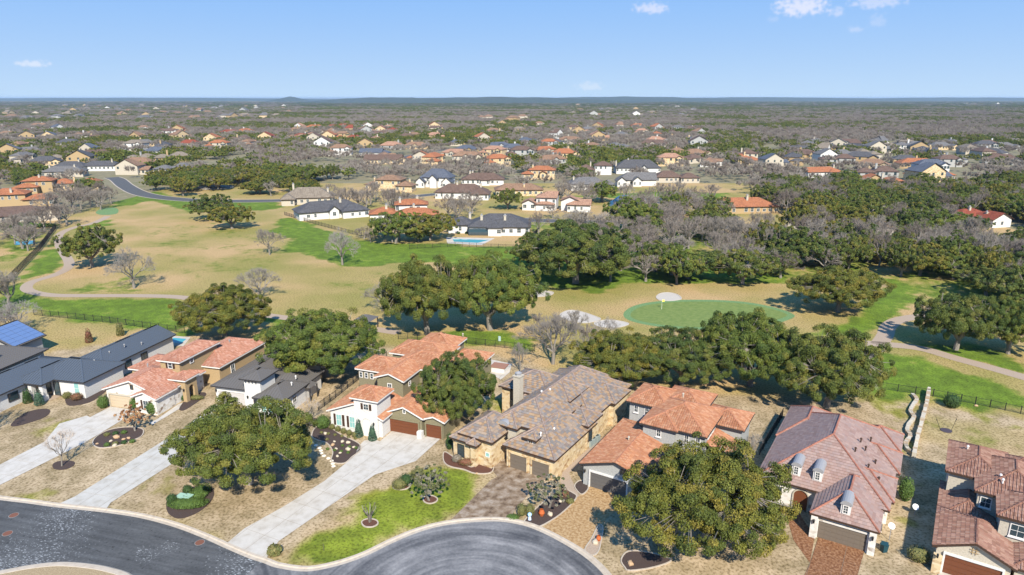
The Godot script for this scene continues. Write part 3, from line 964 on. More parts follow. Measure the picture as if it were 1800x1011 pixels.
	for i in 8:
		var t0 := PI * i / 8
		var t1 := PI * (i + 1) / 8
		bar.quad(Vector3(cos(t1) * 0.85, sin(t1) * 0.5, 0.3), Vector3(cos(t0) * 0.85, sin(t0) * 0.5, 0.3), Vector3(cos(t0) * 0.85, sin(t0) * 0.5, -2.2), Vector3(cos(t1) * 0.85, sin(t1) * 0.5, -2.2))
		bar.tri(Vector3(0, 0, 0.29), Vector3(cos(t0) * 0.85, sin(t0) * 0.5, 0.29), Vector3(cos(t1) * 0.85, sin(t1) * 0.5, 0.29))
	put("barrel_canopy", bar.mesh(), M.metal_zinc, r).position = L3(-2.2, 5.15, 1.5)
	var dm := [1.5, 3.6, 0.2, 3.5, 4.7, 0.6, "v", false, false]
	var drng := RandomNumberGenerator.new()
	drng.seed = 3
	build_block(r, dm, E, drng, {"from": 3.2, "wall": "stucco_cream"})
	window(r, "f", 2.55, 3.85, 0.6, 0.6, 0.6, {"nx": 2, "ny": 1})
	chimney(r, -5.7, 10.9, 2.5, 8.0, 1.1, "stucco_cream", "metal_zinc")
	window(r, "f", -7.6, 3.0, 12.6, 0.8, 1.6, {"nx": 2, "ny": 3, "frame": "trim_dark"})
	for v in [10.3, 20.0]: window(r, "r", v, 1.2, 6.62, 0.9, 1.3, {"frame": "trim_dark"})
	vents(r, [[0.2, 7.1, 10.0], [-0.4, 7.2, 8.6], [3.6, 4.9, 1.4], [4.2, 4.6, 4.0]], "trim_white")
	# F: pale grey walls, terracotta barrel tile
	var Fh := {"wall": "stucco_grey", "roof": "barrel", "tile": [0.30, 0.42], "pal": terra, "cap": Color(0.36, 0.16, 0.09), "trim": "trim_dark", "metal": "deck_terra", "over": 0.4}
	r = house("grey_stucco_house", "two-storey pale grey stucco house with orange barrel tile roofs", 1035.6, 853, 31, [
		[-1.2, 8.4, -0.6, 14.2, 3.0, 0.33, "v", true, false],
		[3.3, 12.2, 8.9, 18.4, 6.0, 0.42, "v", false, false],
		[3.3, 8.5, 8.4, 14.0, 6.0, 0.42, "v", false, false],
		[-0.8, 5.5, 14.0, 21.3, 6.0, 0.44, "u", false, false],
		[3.5, 9.9, 15.8, 22.8, 6.0, 0.42, "v", false, false],
		[9.8, 15.6, 14.8, 21.0, 5.2, 0.42, "u", false, false],
		[11.9, 15.3, 10.2, 15.4, 3.2, 0.36, "s", false, false]], Fh, 8)
	garage_door(r, "f", 2.7, -0.18, 4.9, 2.2, "door_charcoal", "stucco_white")
	arch(r, "arched_window", "f", 4.6, -0.18, 0.45, 0.75, "glass", "trim_dark", 3.0)
	lantern(r, "f", -0.5, 2.1, -0.2)
	window(r, "f", 5.9, 4.6, 8.82, 0.5, 0.9, {"nx": 2, "sill": true})
	window(r, "f", 9.5, 4.4, 9.34, 0.5, 1.0, {"nx": 2, "sill": true})
	window(r, "f", 11.0, 4.4, 9.34, 0.5, 1.0, {"nx": 2, "sill": true})
	for u in [0.6, 2.2]: window(r, "f", u, 4.5, 14.42, 0.5, 0.9, {"nx": 2, "sill": true})
	for v in [11.5, 12.6, 13.7]: window(r, "r", v, 4.6, 11.78, 0.5, 0.9, {"nx": 2})
	window(r, "r", 12.5, 0.8, 14.88, 1.0, 1.5)
	vents(r, [[7.0, 8.0, 15.2], [2.8, 4.4, 6.0]], "stucco_cream")
	# G: rose-grey flat tile with arched dormers
	var Gh := {"wall": "white_rubble", "roof": "flat", "tile": [0.42, 0.40], "pal": rose, "cap": Color(0.30, 0.13, 0.09), "trim": "trim_brown", "metal": "deck_rose", "over": 0.45}
	r = house("dormer_house", "white stone house with broad rose-brown tile roof and three arched dormers", 1438, 943, 32, [
		[-1.1, 5.9, -0.6, 10.0, 3.0, 0.63, "v", false, false],
		[-8.0, 6.5, 4.1, 25.0, 3.2, 0.60, "v", false, false],
		[-8.2, -1.5, 16.0, 27.0, 3.2, 0.63, "v", false, false],
		[0.0, 6.95, 13.6, 19.6, 3.2, 0.63, "u", false, false],
		[0.0, 6.8, 6.2, 12.2, 3.2, 0.63, "u", false, false],
		[1.0, 6.75, 19.7, 25.6, 3.2, 0.63, "u", false, false]], Gh, 9)
	garage_door(r, "f", 2.35, -0.12, 4.9, 2.2, "door_taupe", "white_rubble")
	for u in [-0.55, 5.35]:
		var q := MB.new()
		q.bx(0, 1.4, 0, 0.7, 2.8, 0.5)
		put("pier", q.mesh(), M.white_rubble, r).position = L3(u, 0, -0.38)
		lantern(r, "f", u, 2.2, -0.64)
	dormer(r, -3.75, 3.75, 5.2, 1.0, 1.5)
	dormer(r, -1.35, 3.75, 5.2, 1.0, 1.5)
	dormer(r, 2.35, 3.35, 0.2, 1.0, 1.45)
	arch(r, "entry_door", "f", -2.8, 4.55, 1.6, 2.6, "door_wood", "stucco_cream")
	window(r, "f", -5.6, 0.8, 4.52, 1.2, 1.5)
	vents(r, [[2.9, 5.6, 13.0], [2.2, 6.0, 14.2], [3.2, 5.4, 16.4], [1.9, 6.1, 11.0], [3.6, 5.0, 9.6], [4.2, 4.6, 12.0], [4.9, 4.2, 8.6]], "trim_brown")
	# H: umber barrel tile at the picture's edge
	var Hh := {"wall": "stucco_cream", "roof": "barrel", "tile": [0.32, 0.42], "pal": umber, "cap": Color(0.20, 0.10, 0.07), "trim": "trim_brown", "metal": "deck_umber", "over": 0.4}
	r = house("umber_roof_house", "two-storey cream house with umber brown barrel tile roofs and brown garage door", 1653, 1003, 34, [
		[-1.1, 6.1, -0.6, 8.0, 3.0, 0.45, "v", true, false],
		[-1.1, 4.5, 6.0, 14.3, 3.0, 0.42, "v", false, false],
		[-0.9, 5.2, 11.2, 20.1, 6.0, 0.46, "v", false, false],
		[2.0, 9.2, 8.1, 18.0, 6.0, 0.54, "v", false, false],
		[4.0, 10.5, 3.9, 10.0, 6.0, 0.54, "v", false, false],
		[3.5, 12.0, 14.5, 20.8, 5.4, 0.5, "u", false, false],
		[5.6, 11.0, -0.2, 6.0, 3.0, 0.45, "v", false, false]], Hh, 10)
	garage_door(r, "f", 2.6, -0.18, 4.9, 2.3, "door_wood", "stucco_white")
	var pq := MB.new()
	pq.bx(0, 1.0, 0, 0.8, 2.0, 0.7)
	for u in [-0.45, 5.6]: put("pier", pq.mesh(), M.limestone, r).position = L3(u, 0, -0.45)
	var orn := MB.new()
	for i in 2:
		orn.bx(-0.15 + i * 0.3, 0, 0.04, 0.06, 0.8, 0.05)
		orn.bx(0, -0.15 + i * 0.3, 0.05, 0.8, 0.06, 0.05)
	put("gable_ornament", orn.mesh(), M.stucco_tan, r).position = L3(2.5, 3.5, -0.2)
	window(r, "f", 3.2, 4.2, 8.5, 0.9, 1.1, {"sill": true})
	window(r, "f", 6.0, 4.0, 4.3, 1.2, 1.3, {"sill": true})
	window(r, "l", 13.0, 4.3, -0.5, 0.9, 1.1)
	vents(r, [[1.0, 6.9, 16.5], [4.2, 7.0, 10.6], [4.4, 7.0, 9.6]], "trim_white")
	lantern(r, "f", -0.5, 2.2, -0.85)

# ---------------------------------------------------------------- houses across the fairway and beyond: [name, label, px, py, bearing, blocks, wall, roof material]
func mid_house(called: String, label: String, px: float, py: float, bearing: float, blocks: Array, wall: String, roof: String, chim := [], group := "") -> Node3D:
	var st := {"wall": wall, "roof": "plain", "metal": roof, "trim": "trim_dark" if roof in ["roof_dark", "roof_grey", "roof_slate"] else "trim_brown", "over": 0.6}
	var rng := RandomNumberGenerator.new()
	rng.seed = int(px)
	var root := thing(called, label, "house", G(px, py), -deg_to_rad(bearing), group)
	for b in blocks:
		build_block(root, b, st, rng)
		var h: float = b[4]
		var n := int((b[1] - b[0]) / 2.6)
		for i in n:
			var u: float = b[0] + (b[1] - b[0]) * (i + 0.5) / n
			if rng.randf() < 0.75:
				window(root, "f", u, h - 2.1, b[2] + 0.58, rng.randf_range(0.8, 1.5), rng.randf_range(1.1, 1.6), {"nx": 2, "ny": 2})
		var k := int((b[3] - b[2]) / 3.2)
		for i in k:
			var v: float = b[2] + (b[3] - b[2]) * (i + 0.5) / k
			if rng.randf() < 0.55:
				window(root, "r", v, h - 2.1, b[1] - 0.58, 0.9, 1.3, {"nx": 1})
	for c in chim:
		chimney(root, c[0], c[1], 2.5, c[2] - 0.9, 0.85, "stucco_cream" if wall != "limestone" else "limestone", "metal_zinc")
	return root

func mid_houses() -> void:
	var W := "stucco_white"
	mid_house("hip_roof_house", "pale brick house with big taupe hip roof and two chimneys beside the curved road", 545, 360, -10, [[-13, 11, 0, 14, 3.2, 0.6, "u", false, false], [-13, -6, -3, 6, 3.0, 0.6, "v", false, false]], "stucco_cream", "roof_beige", [[-8, 9, 9.5], [8, 6, 7.5]])
	mid_house("slate_roof_house", "white house with wide slate grey hip roof and small front gable", 590, 384, -28, [[-15, 13, 0, 13, 3.2, 0.55, "u", false, false], [-3, 2, -1.2, 6, 3.4, 0.8, "v", true, false], [2, 14, -3.0, 8, 3.1, 0.5, "u", false, false], [4, 12, 6, 18, 3.2, 0.55, "v", false, false]], W, "roof_dark", [[3.5, 5, 8.2]])
	mid_house("orange_tile_villa", "white villa with bright orange tile roofs and three chimneys", 715, 392, -8, [[-15, -3, 2, 13, 3.4, 0.4, "u", false, false], [-5, 9, 7, 16, 6.2, 0.4, "u", false, false], [-5, 13, -3, 8, 3.4, 0.42, "u", false, false]], W, "roof_orange", [[-8, 6, 7.2], [-2.5, 9, 9.4], [3, 3, 7.6], [4.5, 12, 9.6]])
	var r := mid_house("pool_house_villa", "white house with charcoal hip roofs beside the turquoise pool", 865, 415, 2, [[-17, -7, 4, 14, 3.2, 0.5, "u", false, false], [-9, 14, 0, 15, 3.3, 0.5, "u", false, false], [-2, 4, -1.0, 8, 3.2, 0.5, "v", false, false]], W, "roof_dark", [[-4, 4, 7.6], [4.5, 4, 7.6], [-9, 12, 7.0]])
	var ex := MB.new()
	ex.bx(0, 1.4, 0, 8.0, 2.3, 0.2)
	put("glazed_wall", ex.mesh(), M.glass, r).position = L3(-4.5, 0, 0.4)
	mid_house("plum_roof_house", "white house with long plum brown hip roof and two chimneys", 812, 350, 4, [[-14, 12, 0, 13, 3.2, 0.55, "u", false, false], [4, 14, -4, 8, 3.0, 0.5, "v", false, false]], W, "roof_brown", [[-3, 6, 8.4], [9, 4, 8.0]])
	mid_house("gabled_white_house", "white many-gabled house with slate blue roofs", 765, 330, 12, [[-9, 9, 0, 11, 5.6, 0.8, "u", false, false], [-11, -5, -3, 7, 3.2, 0.9, "v", true, false], [-3, 2, -3, 6, 5.2, 0.9, "v", true, false], [4, 10, -2, 6, 3.4, 0.9, "v", true, false]], W, "roof_slate")
	mid_house("brown_hip_house", "cream house with broad brown hip roof behind the plum-roofed house", 850, 326, 0, [[-13, 12, 0, 13, 3.3, 0.5, "u", false, false], [-2, 4, -2, 7, 3.2, 0.6, "v", false, false]], W, "roof_brown", [[-8, 8, 8.0], [-6.5, 8, 8.0]])
	mid_house("stone_villa", "two-storey honey stone villa with brown tile roofs", 680, 338, 8, [[-8, 7, 3, 14, 6.0, 0.42, "u", false, false], [4, 14, 0, 9, 3.4, 0.5, "v", false, false], [-14, -5, 4, 12, 3.4, 0.4, "u", false, false]], "limestone", "roof_tan", [[-9, 8, 7.5], [11, 6, 7.0]])
	mid_house("terracotta_ranch", "low stone house with dusty terracotta hip roof behind an evergreen oak", 915, 345, -4, [[-13, 12, 0, 12, 3.1, 0.45, "u", false, false]], "limestone", "roof_tan", [[2, 3, 6.4]])
	mid_house("orange_gable_house", "stone house with orange tile roof and twin arched gables", 950, 316, 6, [[-8, 9, 2, 12, 5.6, 0.45, "u", false, false], [-12, -4, -1, 8, 3.4, 0.45, "v", false, false], [-1, 4, -1, 6, 4.0, 0.5, "v", true, false]], "limestone", "roof_orange", [[-5, 5, 9.2]])
	mid_house("pale_tile_house", "white house with pale pink tile gables facing the street", 975, 371, 10, [[-15, -8, -1, 10, 3.2, 0.5, "v", true, false], [-9, 1, 1, 12, 5.6, 0.42, "u", false, true], [-9, 0, -1.5, 4, 3.0, 0.35, "u", false, false], [2, 11, 1, 10, 4.4, 0.45, "v", true, false], [5, 16, -2, 8, 3.2, 0.4, "u", false, true]], W, "roof_pale")
	mid_house("porch_house", "white house with grey roof and long columned porch by the pond lawn", 1040, 335, -4, [[-12, 9, 0, 12, 3.4, 0.55, "u", false, false], [6, 13, -1, 8, 3.2, 0.5, "u", false, false]], W, "roof_grey", [[-9, 6, 7.5]])
	mid_house("ash_roof_house", "white house with ash grey roof and steep front gable by the pond lawn", 1120, 328, -2, [[-10, 12, 2, 13, 3.4, 0.7, "u", false, true], [-12, -6, -2, 6, 3.2, 0.8, "v", true, false], [-3, 3, -1, 6, 3.2, 0.8, "v", true, false]], W, "roof_grey")
	mid_house("green_trim_house", "brown-roofed house under repair with green wrapped walls", 1195, 322, -2, [[-14, 2, 1, 12, 3.4, 0.6, "u", false, false], [0, 12, -1, 9, 3.2, 0.5, "u", false, false]], "stucco_cream", "roof_brown")
	mid_house("charcoal_roof_house", "large white house with tall charcoal hip roof behind the grey-roofed pair", 1125, 306, 0, [[-16, 14, 0, 14, 4.0, 0.7, "u", false, false], [0, 5, -1, 5, 3.6, 0.9, "v", true, false]], W, "roof_dark", [[-7, 7, 10.0], [-15, 6, 8.6]])
	mid_house("two_storey_brown_house", "two-storey white house with plum brown roofs beside the charcoal-roofed house", 1052, 308, 4, [[-14, -2, 0, 11, 3.4, 0.55, "u", false, false], [-3, 9, 1, 11, 6.0, 0.5, "u", false, false]], W, "roof_brown", [[-5, 6, 8.6]])
	mid_house("orange_ranch", "low house with wide orange tile hip roof and white chimney behind bare trees", 1312, 376, -6, [[-15, 15, 0, 14, 3.0, 0.45, "u", false, false]], "stucco_tan", "roof_orange", [[2, 5, 8.0]])
	mid_house("walled_court_house", "white house with dark orange tile roof beside the oaks past the stone wall", 1735, 398, -14, [[-8, 7, 4, 14, 3.4, 0.45, "u", false, false], [-2, 8, -4, 8, 3.2, 0.5, "v", true, false]], W, "roof_red", [[-1, 8, 7.2], [1, 2, 6.0]])
	mid_house("cream_chimney_house", "house with red-brown tile roof and tall cream chimney among oaks", 1550, 330, -4, [[-12, 4, 0, 12, 3.4, 0.5, "v", true, false], [2, 14, 1, 10, 3.4, 0.45, "u", false, false]], "stucco_tan", "roof_orange", [[-1, -0.6, 9.0]])
	mid_house("white_gable_orange_house", "white house with orange tile gable roof and column porch among oaks", 1450, 312, -12, [[-12, 13, 0, 12, 3.4, 0.45, "u", true, false], [2, 10, -2, 6, 3.4, 0.4, "u", false, false]], W, "roof_orange", [[9, 5, 8.0]])
	mid_house("orange_hip_house", "tan house with orange hip roofs beyond the oak grove", 1640, 318, 2, [[-13, 0, 0, 11, 3.4, 0.45, "u", false, false], [-2, 13, -1, 12, 3.6, 0.5, "u", false, false]], "limestone", "roof_orange", [[3, 6, 8.4]])
	mid_house("tile_manor", "grey-walled house with brown tile roof and arched bay beside the left fence", 30, 392, -28, [[-16, 10, 4, 16, 3.4, 0.35, "u", false, false], [-14, 8, 0, 8, 2.9, 0.3, "u", false, false], [7, 15, -1, 8, 3.4, 0.5, "v", true, false]], "stucco_cream", "roof_brown", [[-12, 9, 7.4]])
	mid_house("ochre_villa", "ochre villa with orange tile roofs behind the arched-bay house", 38, 366, -20, [[-14, 2, 2, 14, 6.0, 0.4, "u", false, false], [0, 13, 0, 10, 3.6, 0.42, "u", false, false]], "stucco_tan", "roof_orange", [[-4, 4, 9.0]])
	mid_house("chimney_villa", "two-storey tan villa with stepped orange tile roofs and stout chimneys", 70, 340, -16, [[-9, 6, 2, 12, 6.2, 0.4, "u", false, false], [-12, 0, -2, 7, 3.4, 0.4, "u", false, false]], "stucco_tan", "roof_orange", [[-1, 6, 9.6]])
	mid_house("round_tower_villa", "tan stone villa with two orange hip roofs and corner chimney", 128, 336, -16, [[-11, 1, 1, 11, 4.0, 0.45, "u", false, false], [3, 13, -1, 9, 4.4, 0.5, "v", false, false]], "limestone", "roof_orange", [[1, 2, 8.2]])
	mid_house("pond_side_house", "beige house with grey roof behind the tile villas", 110, 312, -14, [[-12, 12, 0, 12, 3.6, 0.5, "u", false, false]], "stucco_cream", "roof_grey", [[-8, 5, 8.0], [6, 5, 8.0]])
	mid_house("navy_roof_house", "long white house with blue-black roofs among bare trees", 150, 302, -6, [[-22, 0, 0, 13, 3.4, 0.5, "u", false, false], [-4, 20, 3, 14, 3.6, 0.55, "u", false, false]], W, "roof_dark", [[-6, 6, 8.4], [15, 7, 8.4]])
	mid_house("tan_pyramid_house", "stone house with tan pyramid roof standing alone by the far lawn", 236, 297, 4, [[-13, 12, 0, 15, 3.4, 0.55, "u", false, false]], "limestone", "roof_tan")
	mid_house("white_wing_house", "white house with grey gables and orange rear roof by the far road", 655, 276, 4, [[-12, 8, 0, 11, 3.6, 0.6, "u", true, true], [2, 14, 2, 10, 3.4, 0.5, "u", false, false]], W, "roof_slate")
	mid_house("stone_lodge", "honey stone lodge with long brown roof beyond the small green", 678, 289, 2, [[-17, 12, 0, 13, 3.4, 0.55, "u", true, true], [8, 18, -2, 8, 3.2, 0.5, "v", true, false]], "limestone", "roof_brown")
	mid_house("orange_pair_house", "cream two-storey house with red-orange roofs beside the stone lodge", 742, 286, 4, [[-8, 5, 0, 10, 5.6, 0.5, "v", true, false], [-14, -6, 1, 9, 3.2, 0.45, "u", false, false], [4, 12, 2, 9, 3.2, 0.45, "u", false, false]], "stucco_cream", "roof_orange")
	mid_house("tan_gable_house", "cream house with tan hip roof and twin gables past the bare thicket", 822, 282, 0, [[-13, 12, 0, 12, 3.4, 0.55, "u", false, false], [-4, 1, -1, 5, 3.4, 0.7, "v", true, false], [6, 11, -1, 5, 3.4, 0.7, "v", true, false]], "stucco_cream", "roof_tan")

# ---------------------------------------------------------------- curves and strips on the ground
func smooth(pts: PackedVector3Array, closed: bool, k := 6) -> PackedVector3Array:
	var out := PackedVector3Array()
	var n := pts.size()
	var last := n if closed else n - 1
	for i in last:
		var p0 := pts[(i - 1 + n) % n] if closed or i > 0 else pts[0]
		var p1 := pts[i]
		var p2 := pts[(i + 1) % n]
		var p3 := pts[(i + 2) % n] if closed or i + 2 < n else pts[n - 1]
		for j in k:
			out.append(p1.cubic_interpolate(p2, p0, p3, float(j) / k))
	if not closed: out.append(pts[n - 1])
	return out

func offset_line(pts: PackedVector3Array, d: float, closed := false) -> PackedVector3Array:
	var out := PackedVector3Array()
	var n := pts.size()
	for i in n:
		var a := pts[(i - 1 + n) % n] if closed or i > 0 else pts[i]
		var b := pts[(i + 1) % n] if closed or i < n - 1 else pts[i]
		var t := (b - a)
		t.y = 0
		t = t.normalized()
		out.append(pts[i] + Vector3(-t.z, 0, t.x) * d)
	return out

func ribbon(mb: MB, pts: PackedVector3Array, w: float, y: float) -> void:
	var a := offset_line(pts, -w * 0.5)
	var b := offset_line(pts, w * 0.5)
	for i in pts.size() - 1:
		var q := [a[i], b[i], b[i + 1], a[i + 1]]
		for j in 4: q[j].y = y
		if (q[1] - q[0]).cross(q[2] - q[0]).y < 0: q.reverse()
		mb.quad(q[0], q[1], q[2], q[3])

func sweep(mb: MB, pts: PackedVector3Array, profile: Array, closed := false) -> void:
	# profile: [offset to the right of travel, height]
	var rows := []
	for p in profile:
		var l := offset_line(pts, p[0], closed)
		for i in l.size(): l[i].y = p[1]
		rows.append(l)
	var n := pts.size() if closed else pts.size() - 1
	for r in rows.size() - 1:
		for i in n:
			var j := (i + 1) % pts.size()
			mb.quad(rows[r][i], rows[r][j], rows[r + 1][j], rows[r + 1][i])

func to2(p: PackedVector3Array) -> PackedVector2Array:
	var r := PackedVector2Array()
	for q in p: r.append(Vector2(q.x, q.z))
	return r
func to3(p: PackedVector2Array, y := 0.0) -> PackedVector3Array:
	var r := PackedVector3Array()
	for q in p: r.append(Vector3(q.x, y, q.y))
	return r

# ---------------------------------------------------------------- the grass: one colour map of turf kinds over the near ground
const GX0 := -190.0
const GZ0 := -400.0
const GS := 380.0
const GN := 1280

func fill_poly(data: PackedByteArray, pts: PackedVector3Array, value: int) -> void:
	var n := pts.size()
	var ys := PackedFloat32Array()
	var xs := PackedFloat32Array()
	var lo := 1e9
	var hi := -1e9
	for p in pts:
		var y := (p.z - GZ0) / GS * GN
		xs.append((p.x - GX0) / GS * GN)
		ys.append(y)
		lo = minf(lo, y)
		hi = maxf(hi, y)
	for row in range(maxi(0, int(lo)), mini(GN - 1, int(hi)) + 1):
		var cuts := []
		var yc := row + 0.5
		for i in n:
			var j := (i + 1) % n
			if (ys[i] <= yc) != (ys[j] <= yc):
				cuts.append(xs[i] + (yc - ys[i]) / (ys[j] - ys[i]) * (xs[j] - xs[i]))
		cuts.sort()
		for k in range(0, cuts.size() - 1, 2):
			for x in range(clampi(int(cuts[k]), 0, GN - 1), clampi(int(cuts[k + 1]), 0, GN - 1)):
				data[row * GN + x] = value

func noise_bytes(freq: float, sd: int, octaves := 4) -> PackedByteArray:
	var f := FastNoiseLite.new()
	f.seed = sd
	f.frequency = freq
	f.fractal_octaves = octaves
	return f.get_image(GN, GN).get_data()

func soften(data: PackedByteArray, f: int) -> PackedByteArray:
	var im := Image.create_from_data(GN, GN, false, Image.FORMAT_L8, data)
	im.resize(GN / f, GN / f, Image.INTERPOLATE_BILINEAR)
	im.resize(GN, GN, Image.INTERPOLATE_CUBIC)
	return im.get_data()

func make_ground() -> void:
	var far := MB.new()
	var R := 24000.0
	far.quad(Vector3(-R, -0.06, 2000), Vector3(R, -0.06, 2000), Vector3(R, -0.06, -R), Vector3(-R, -0.06, -R))
	structure("ground", far.mesh(), M.far_ground)
	var green := PackedByteArray()
	green.resize(GN * GN)
	green.fill(40)
	var yard := PackedByteArray()
	yard.resize(GN * GN)
	var lush := [
		[[-40, 560], [95, 425], [135, 402], [200, 384], [190, 396], [118, 408], [104, 424], [112, 455], [106, 476], [60, 490], [42, 506], [60, 524], [20, 560]],
		[[60, 528], [180, 527], [330, 530], [345, 560], [330, 590], [180, 570], [60, 556]],
		[[495, 380], [560, 398], [640, 425], [760, 428], [930, 436], [950, 474], [850, 468], [720, 462], [640, 470], [575, 464], [540, 448], [490, 440], [470, 420]],
		[[925, 440], [1000, 420], [1110, 405], [1190, 405], [1300, 440], [1420, 478], [1400, 492], [1320, 503], [1180, 500], [1100, 500], [1050, 512], [980, 505], [930, 490]],
		[[1430, 588], [1470, 566], [1500, 556], [1540, 512], [1560, 492], [1620, 515], [1600, 548], [1560, 580], [1500, 598], [1440, 600]],
		[[1490, 608], [1640, 640], [1810, 690], [1830, 735], [1690, 708], [1560, 690], [1510, 650]],
		[[480, 990], [540, 940], [640, 882], [700, 850], [760, 830], [800, 815], [868, 838], [800, 915], [735, 930], [640, 974], [590, 990], [540, 1000]],
		[[640, 585], [760, 592], [830, 578], [925, 590], [925, 616], [820, 602], [700, 600]],
		[[455, 552], [560, 560], [650, 572], [650, 605], [470, 590]],
		[[230, 320], [330, 352], [480, 352], [500, 368], [330, 372], [270, 352], [190, 368], [210, 345]],
		[[1000, 345], [1090, 348], [1270, 352], [1280, 340], [1180, 336], [1040, 342]],
		[[1620, 640], [1660, 628], [1740, 645], [1800, 668], [1800, 640], [1700, 600], [1620, 605]],
		[[1555, 690], [1610, 690], [1590, 730], [1570, 790], [1540, 740]],
	]
	for p in lush: fill_poly(green, GP(p), 255)
	for p in [[[1560, 480], [1640, 470], [1810, 480], [1810, 560], [1700, 540], [1620, 530]], [[1060, 395], [1500, 425], [1560, 490], [1400, 490], [1120, 440]], [[0, 400], [95, 400], [60, 450], [0, 470]], [[900, 380], [1050, 392], [1060, 415], [940, 430]], [[500, 332], [620, 300], [560, 285], [480, 300]], [[330, 290], [430, 272], [440, 285], [330, 305]], [[160, 500], [230, 480], [250, 512], [130, 514]]]:
		fill_poly(green, GP(p), 175)
	for p in [[[260, 400], [420, 385], [520, 420], [480, 470], [330, 490], [250, 450]], [[560, 480], [800, 478], [900, 500], [700, 520], [560, 510]], [[960, 520], [1100, 520], [1110, 545], [980, 540]], [[1580, 700], [1800, 745], [1800, 800], [1600, 790]], [[180, 840], [330, 790], [300, 880], [200, 890]], [[470, 900], [640, 860], [600, 920], [500, 960]]]:
		fill_poly(green, GP(p), 104)
	# dry greyish yards along the street
	fill_poly(yard, GP([[-60, 1010], [-60, 640], [300, 590], [640, 610], [830, 612], [1000, 660], [1330, 700], [1560, 700], [1830, 740], [1830, 1200], [1100, 1200], [1040, 990], [860, 913], [780, 919], [640, 974], [540, 1000], [440, 980], [310, 924], [0, 880]]), 255)
	for p in [[[1640, 730], [1830, 760], [1830, 830], [1700, 800], [1600, 770]], [[480, 990], [540, 940], [640, 882], [700, 850], [800, 815], [868, 838], [800, 915], [640, 974], [540, 1000]]]: fill_poly(yard, GP(p), 130)
	# fresh mown patches among the dry yards
	for p in [[[1500, 690], [1600, 690], [1560, 790], [1540, 800]], [[1560, 830], [1600, 830], [1590, 980], [1560, 1000]], [[60, 770], [130, 735], [160, 732], [80, 790]], [[0, 868], [70, 862], [70, 880], [0, 878]], [[1625, 700], [1830, 745], [1830, 765], [1640, 715]], [[590, 690], [640, 670], [600, 720], [570, 740]], [[880, 690], [900, 700], [880, 740], [860, 720]], [[1480, 650], [1560, 690], [1500, 720]]]:
		fill_poly(green, GP(p), 165)
	green = soften(green, 16)
	yard = soften(yard, 8)
	var n1 := noise_bytes(0.02, 1)
	var n2 := noise_bytes(0.09, 2)
	var n3 := noise_bytes(0.006, 3, 3)
	var img := PackedByteArray()
	img.resize(GN * GN * 3)
	# turf tones, sRGB bytes: dormant straw, worn straw, grey dry yard, brown yard, lush green, deep green
	for i in GN * GN:
		var a := (n1[i] - 128) / 128.0
		var b := (n2[i] - 128) / 128.0
		var d := (n3[i] - 128) / 128.0
		var g := clampf((green[i] - 118.0 + a * 66.0 + b * 58.0) / 95.0, 0.0, 1.0)
		var y := yard[i] / 255.0
		var s := clampf(0.5 + d * 0.9 + a * 0.35, 0.0, 1.0)
		var s2 := clampf(0.5 + b * 0.8 + a * 0.5, 0.0, 1.0)
		var r0 := lerpf(lerpf(176.0, 138.0, s), lerpf(176.0, 140.0, s2), y)
		var g0 := lerpf(lerpf(148.0, 130.0, s), lerpf(156.0, 123.0, s2), y)
		var b0 := lerpf(lerpf(106.0, 72.0, s), lerpf(128.0, 94.0, s2), y)
		var dk := lerpf(1.0, 0.80, s2)
		r0 = lerpf(r0, lerpf(104.0, 146.0, y) * dk, g)
		g0 = lerpf(g0, lerpf(128.0, 148.0, y) * dk, g)
		b0 = lerpf(b0, lerpf(36.0, 48.0, y) * dk, g)
		img[i * 3] = int(r0)
		img[i * 3 + 1] = int(g0)
		img[i * 3 + 2] = int(b0)
	var tex := ImageTexture.create_from_image(Image.create_from_data(GN, GN, false, Image.FORMAT_RGB8, img))
	var m := mat("turf", Color.WHITE, 1.0)
	m.albedo_texture = tex
	m.detail_enabled = true
	m.detail_blend_mode = BaseMaterial3D.BLEND_MODE_MUL
	m.detail_uv_layer = BaseMaterial3D.DETAIL_UV_2
	m.detail_albedo = noise_tex(0.06, [[0.12, Color(0.64, 0.62, 0.57)], [0.45, Color(0.93, 0.93, 0.90)], [0.7, Color.WHITE]], 1024, 41)
	m.uv2_scale = Vector3.ONE / 31.0
	var mb := MB.new()
	mb.use_uv2 = true
	mb.quad(Vector3(GX0, 0, GZ0 + GS), Vector3(GX0 + GS, 0, GZ0 + GS), Vector3(GX0 + GS, 0, GZ0), Vector3(GX0, 0, GZ0))
	for i in mb.v.size():
		mb.uv[i] = Vector2((mb.v[i].x - GX0) / GS, (mb.v[i].z - GZ0) / GS)
		mb.uv2.append(Vector2(mb.v[i].x, mb.v[i].z))
	structure("grass_ground", mb.mesh(), m)

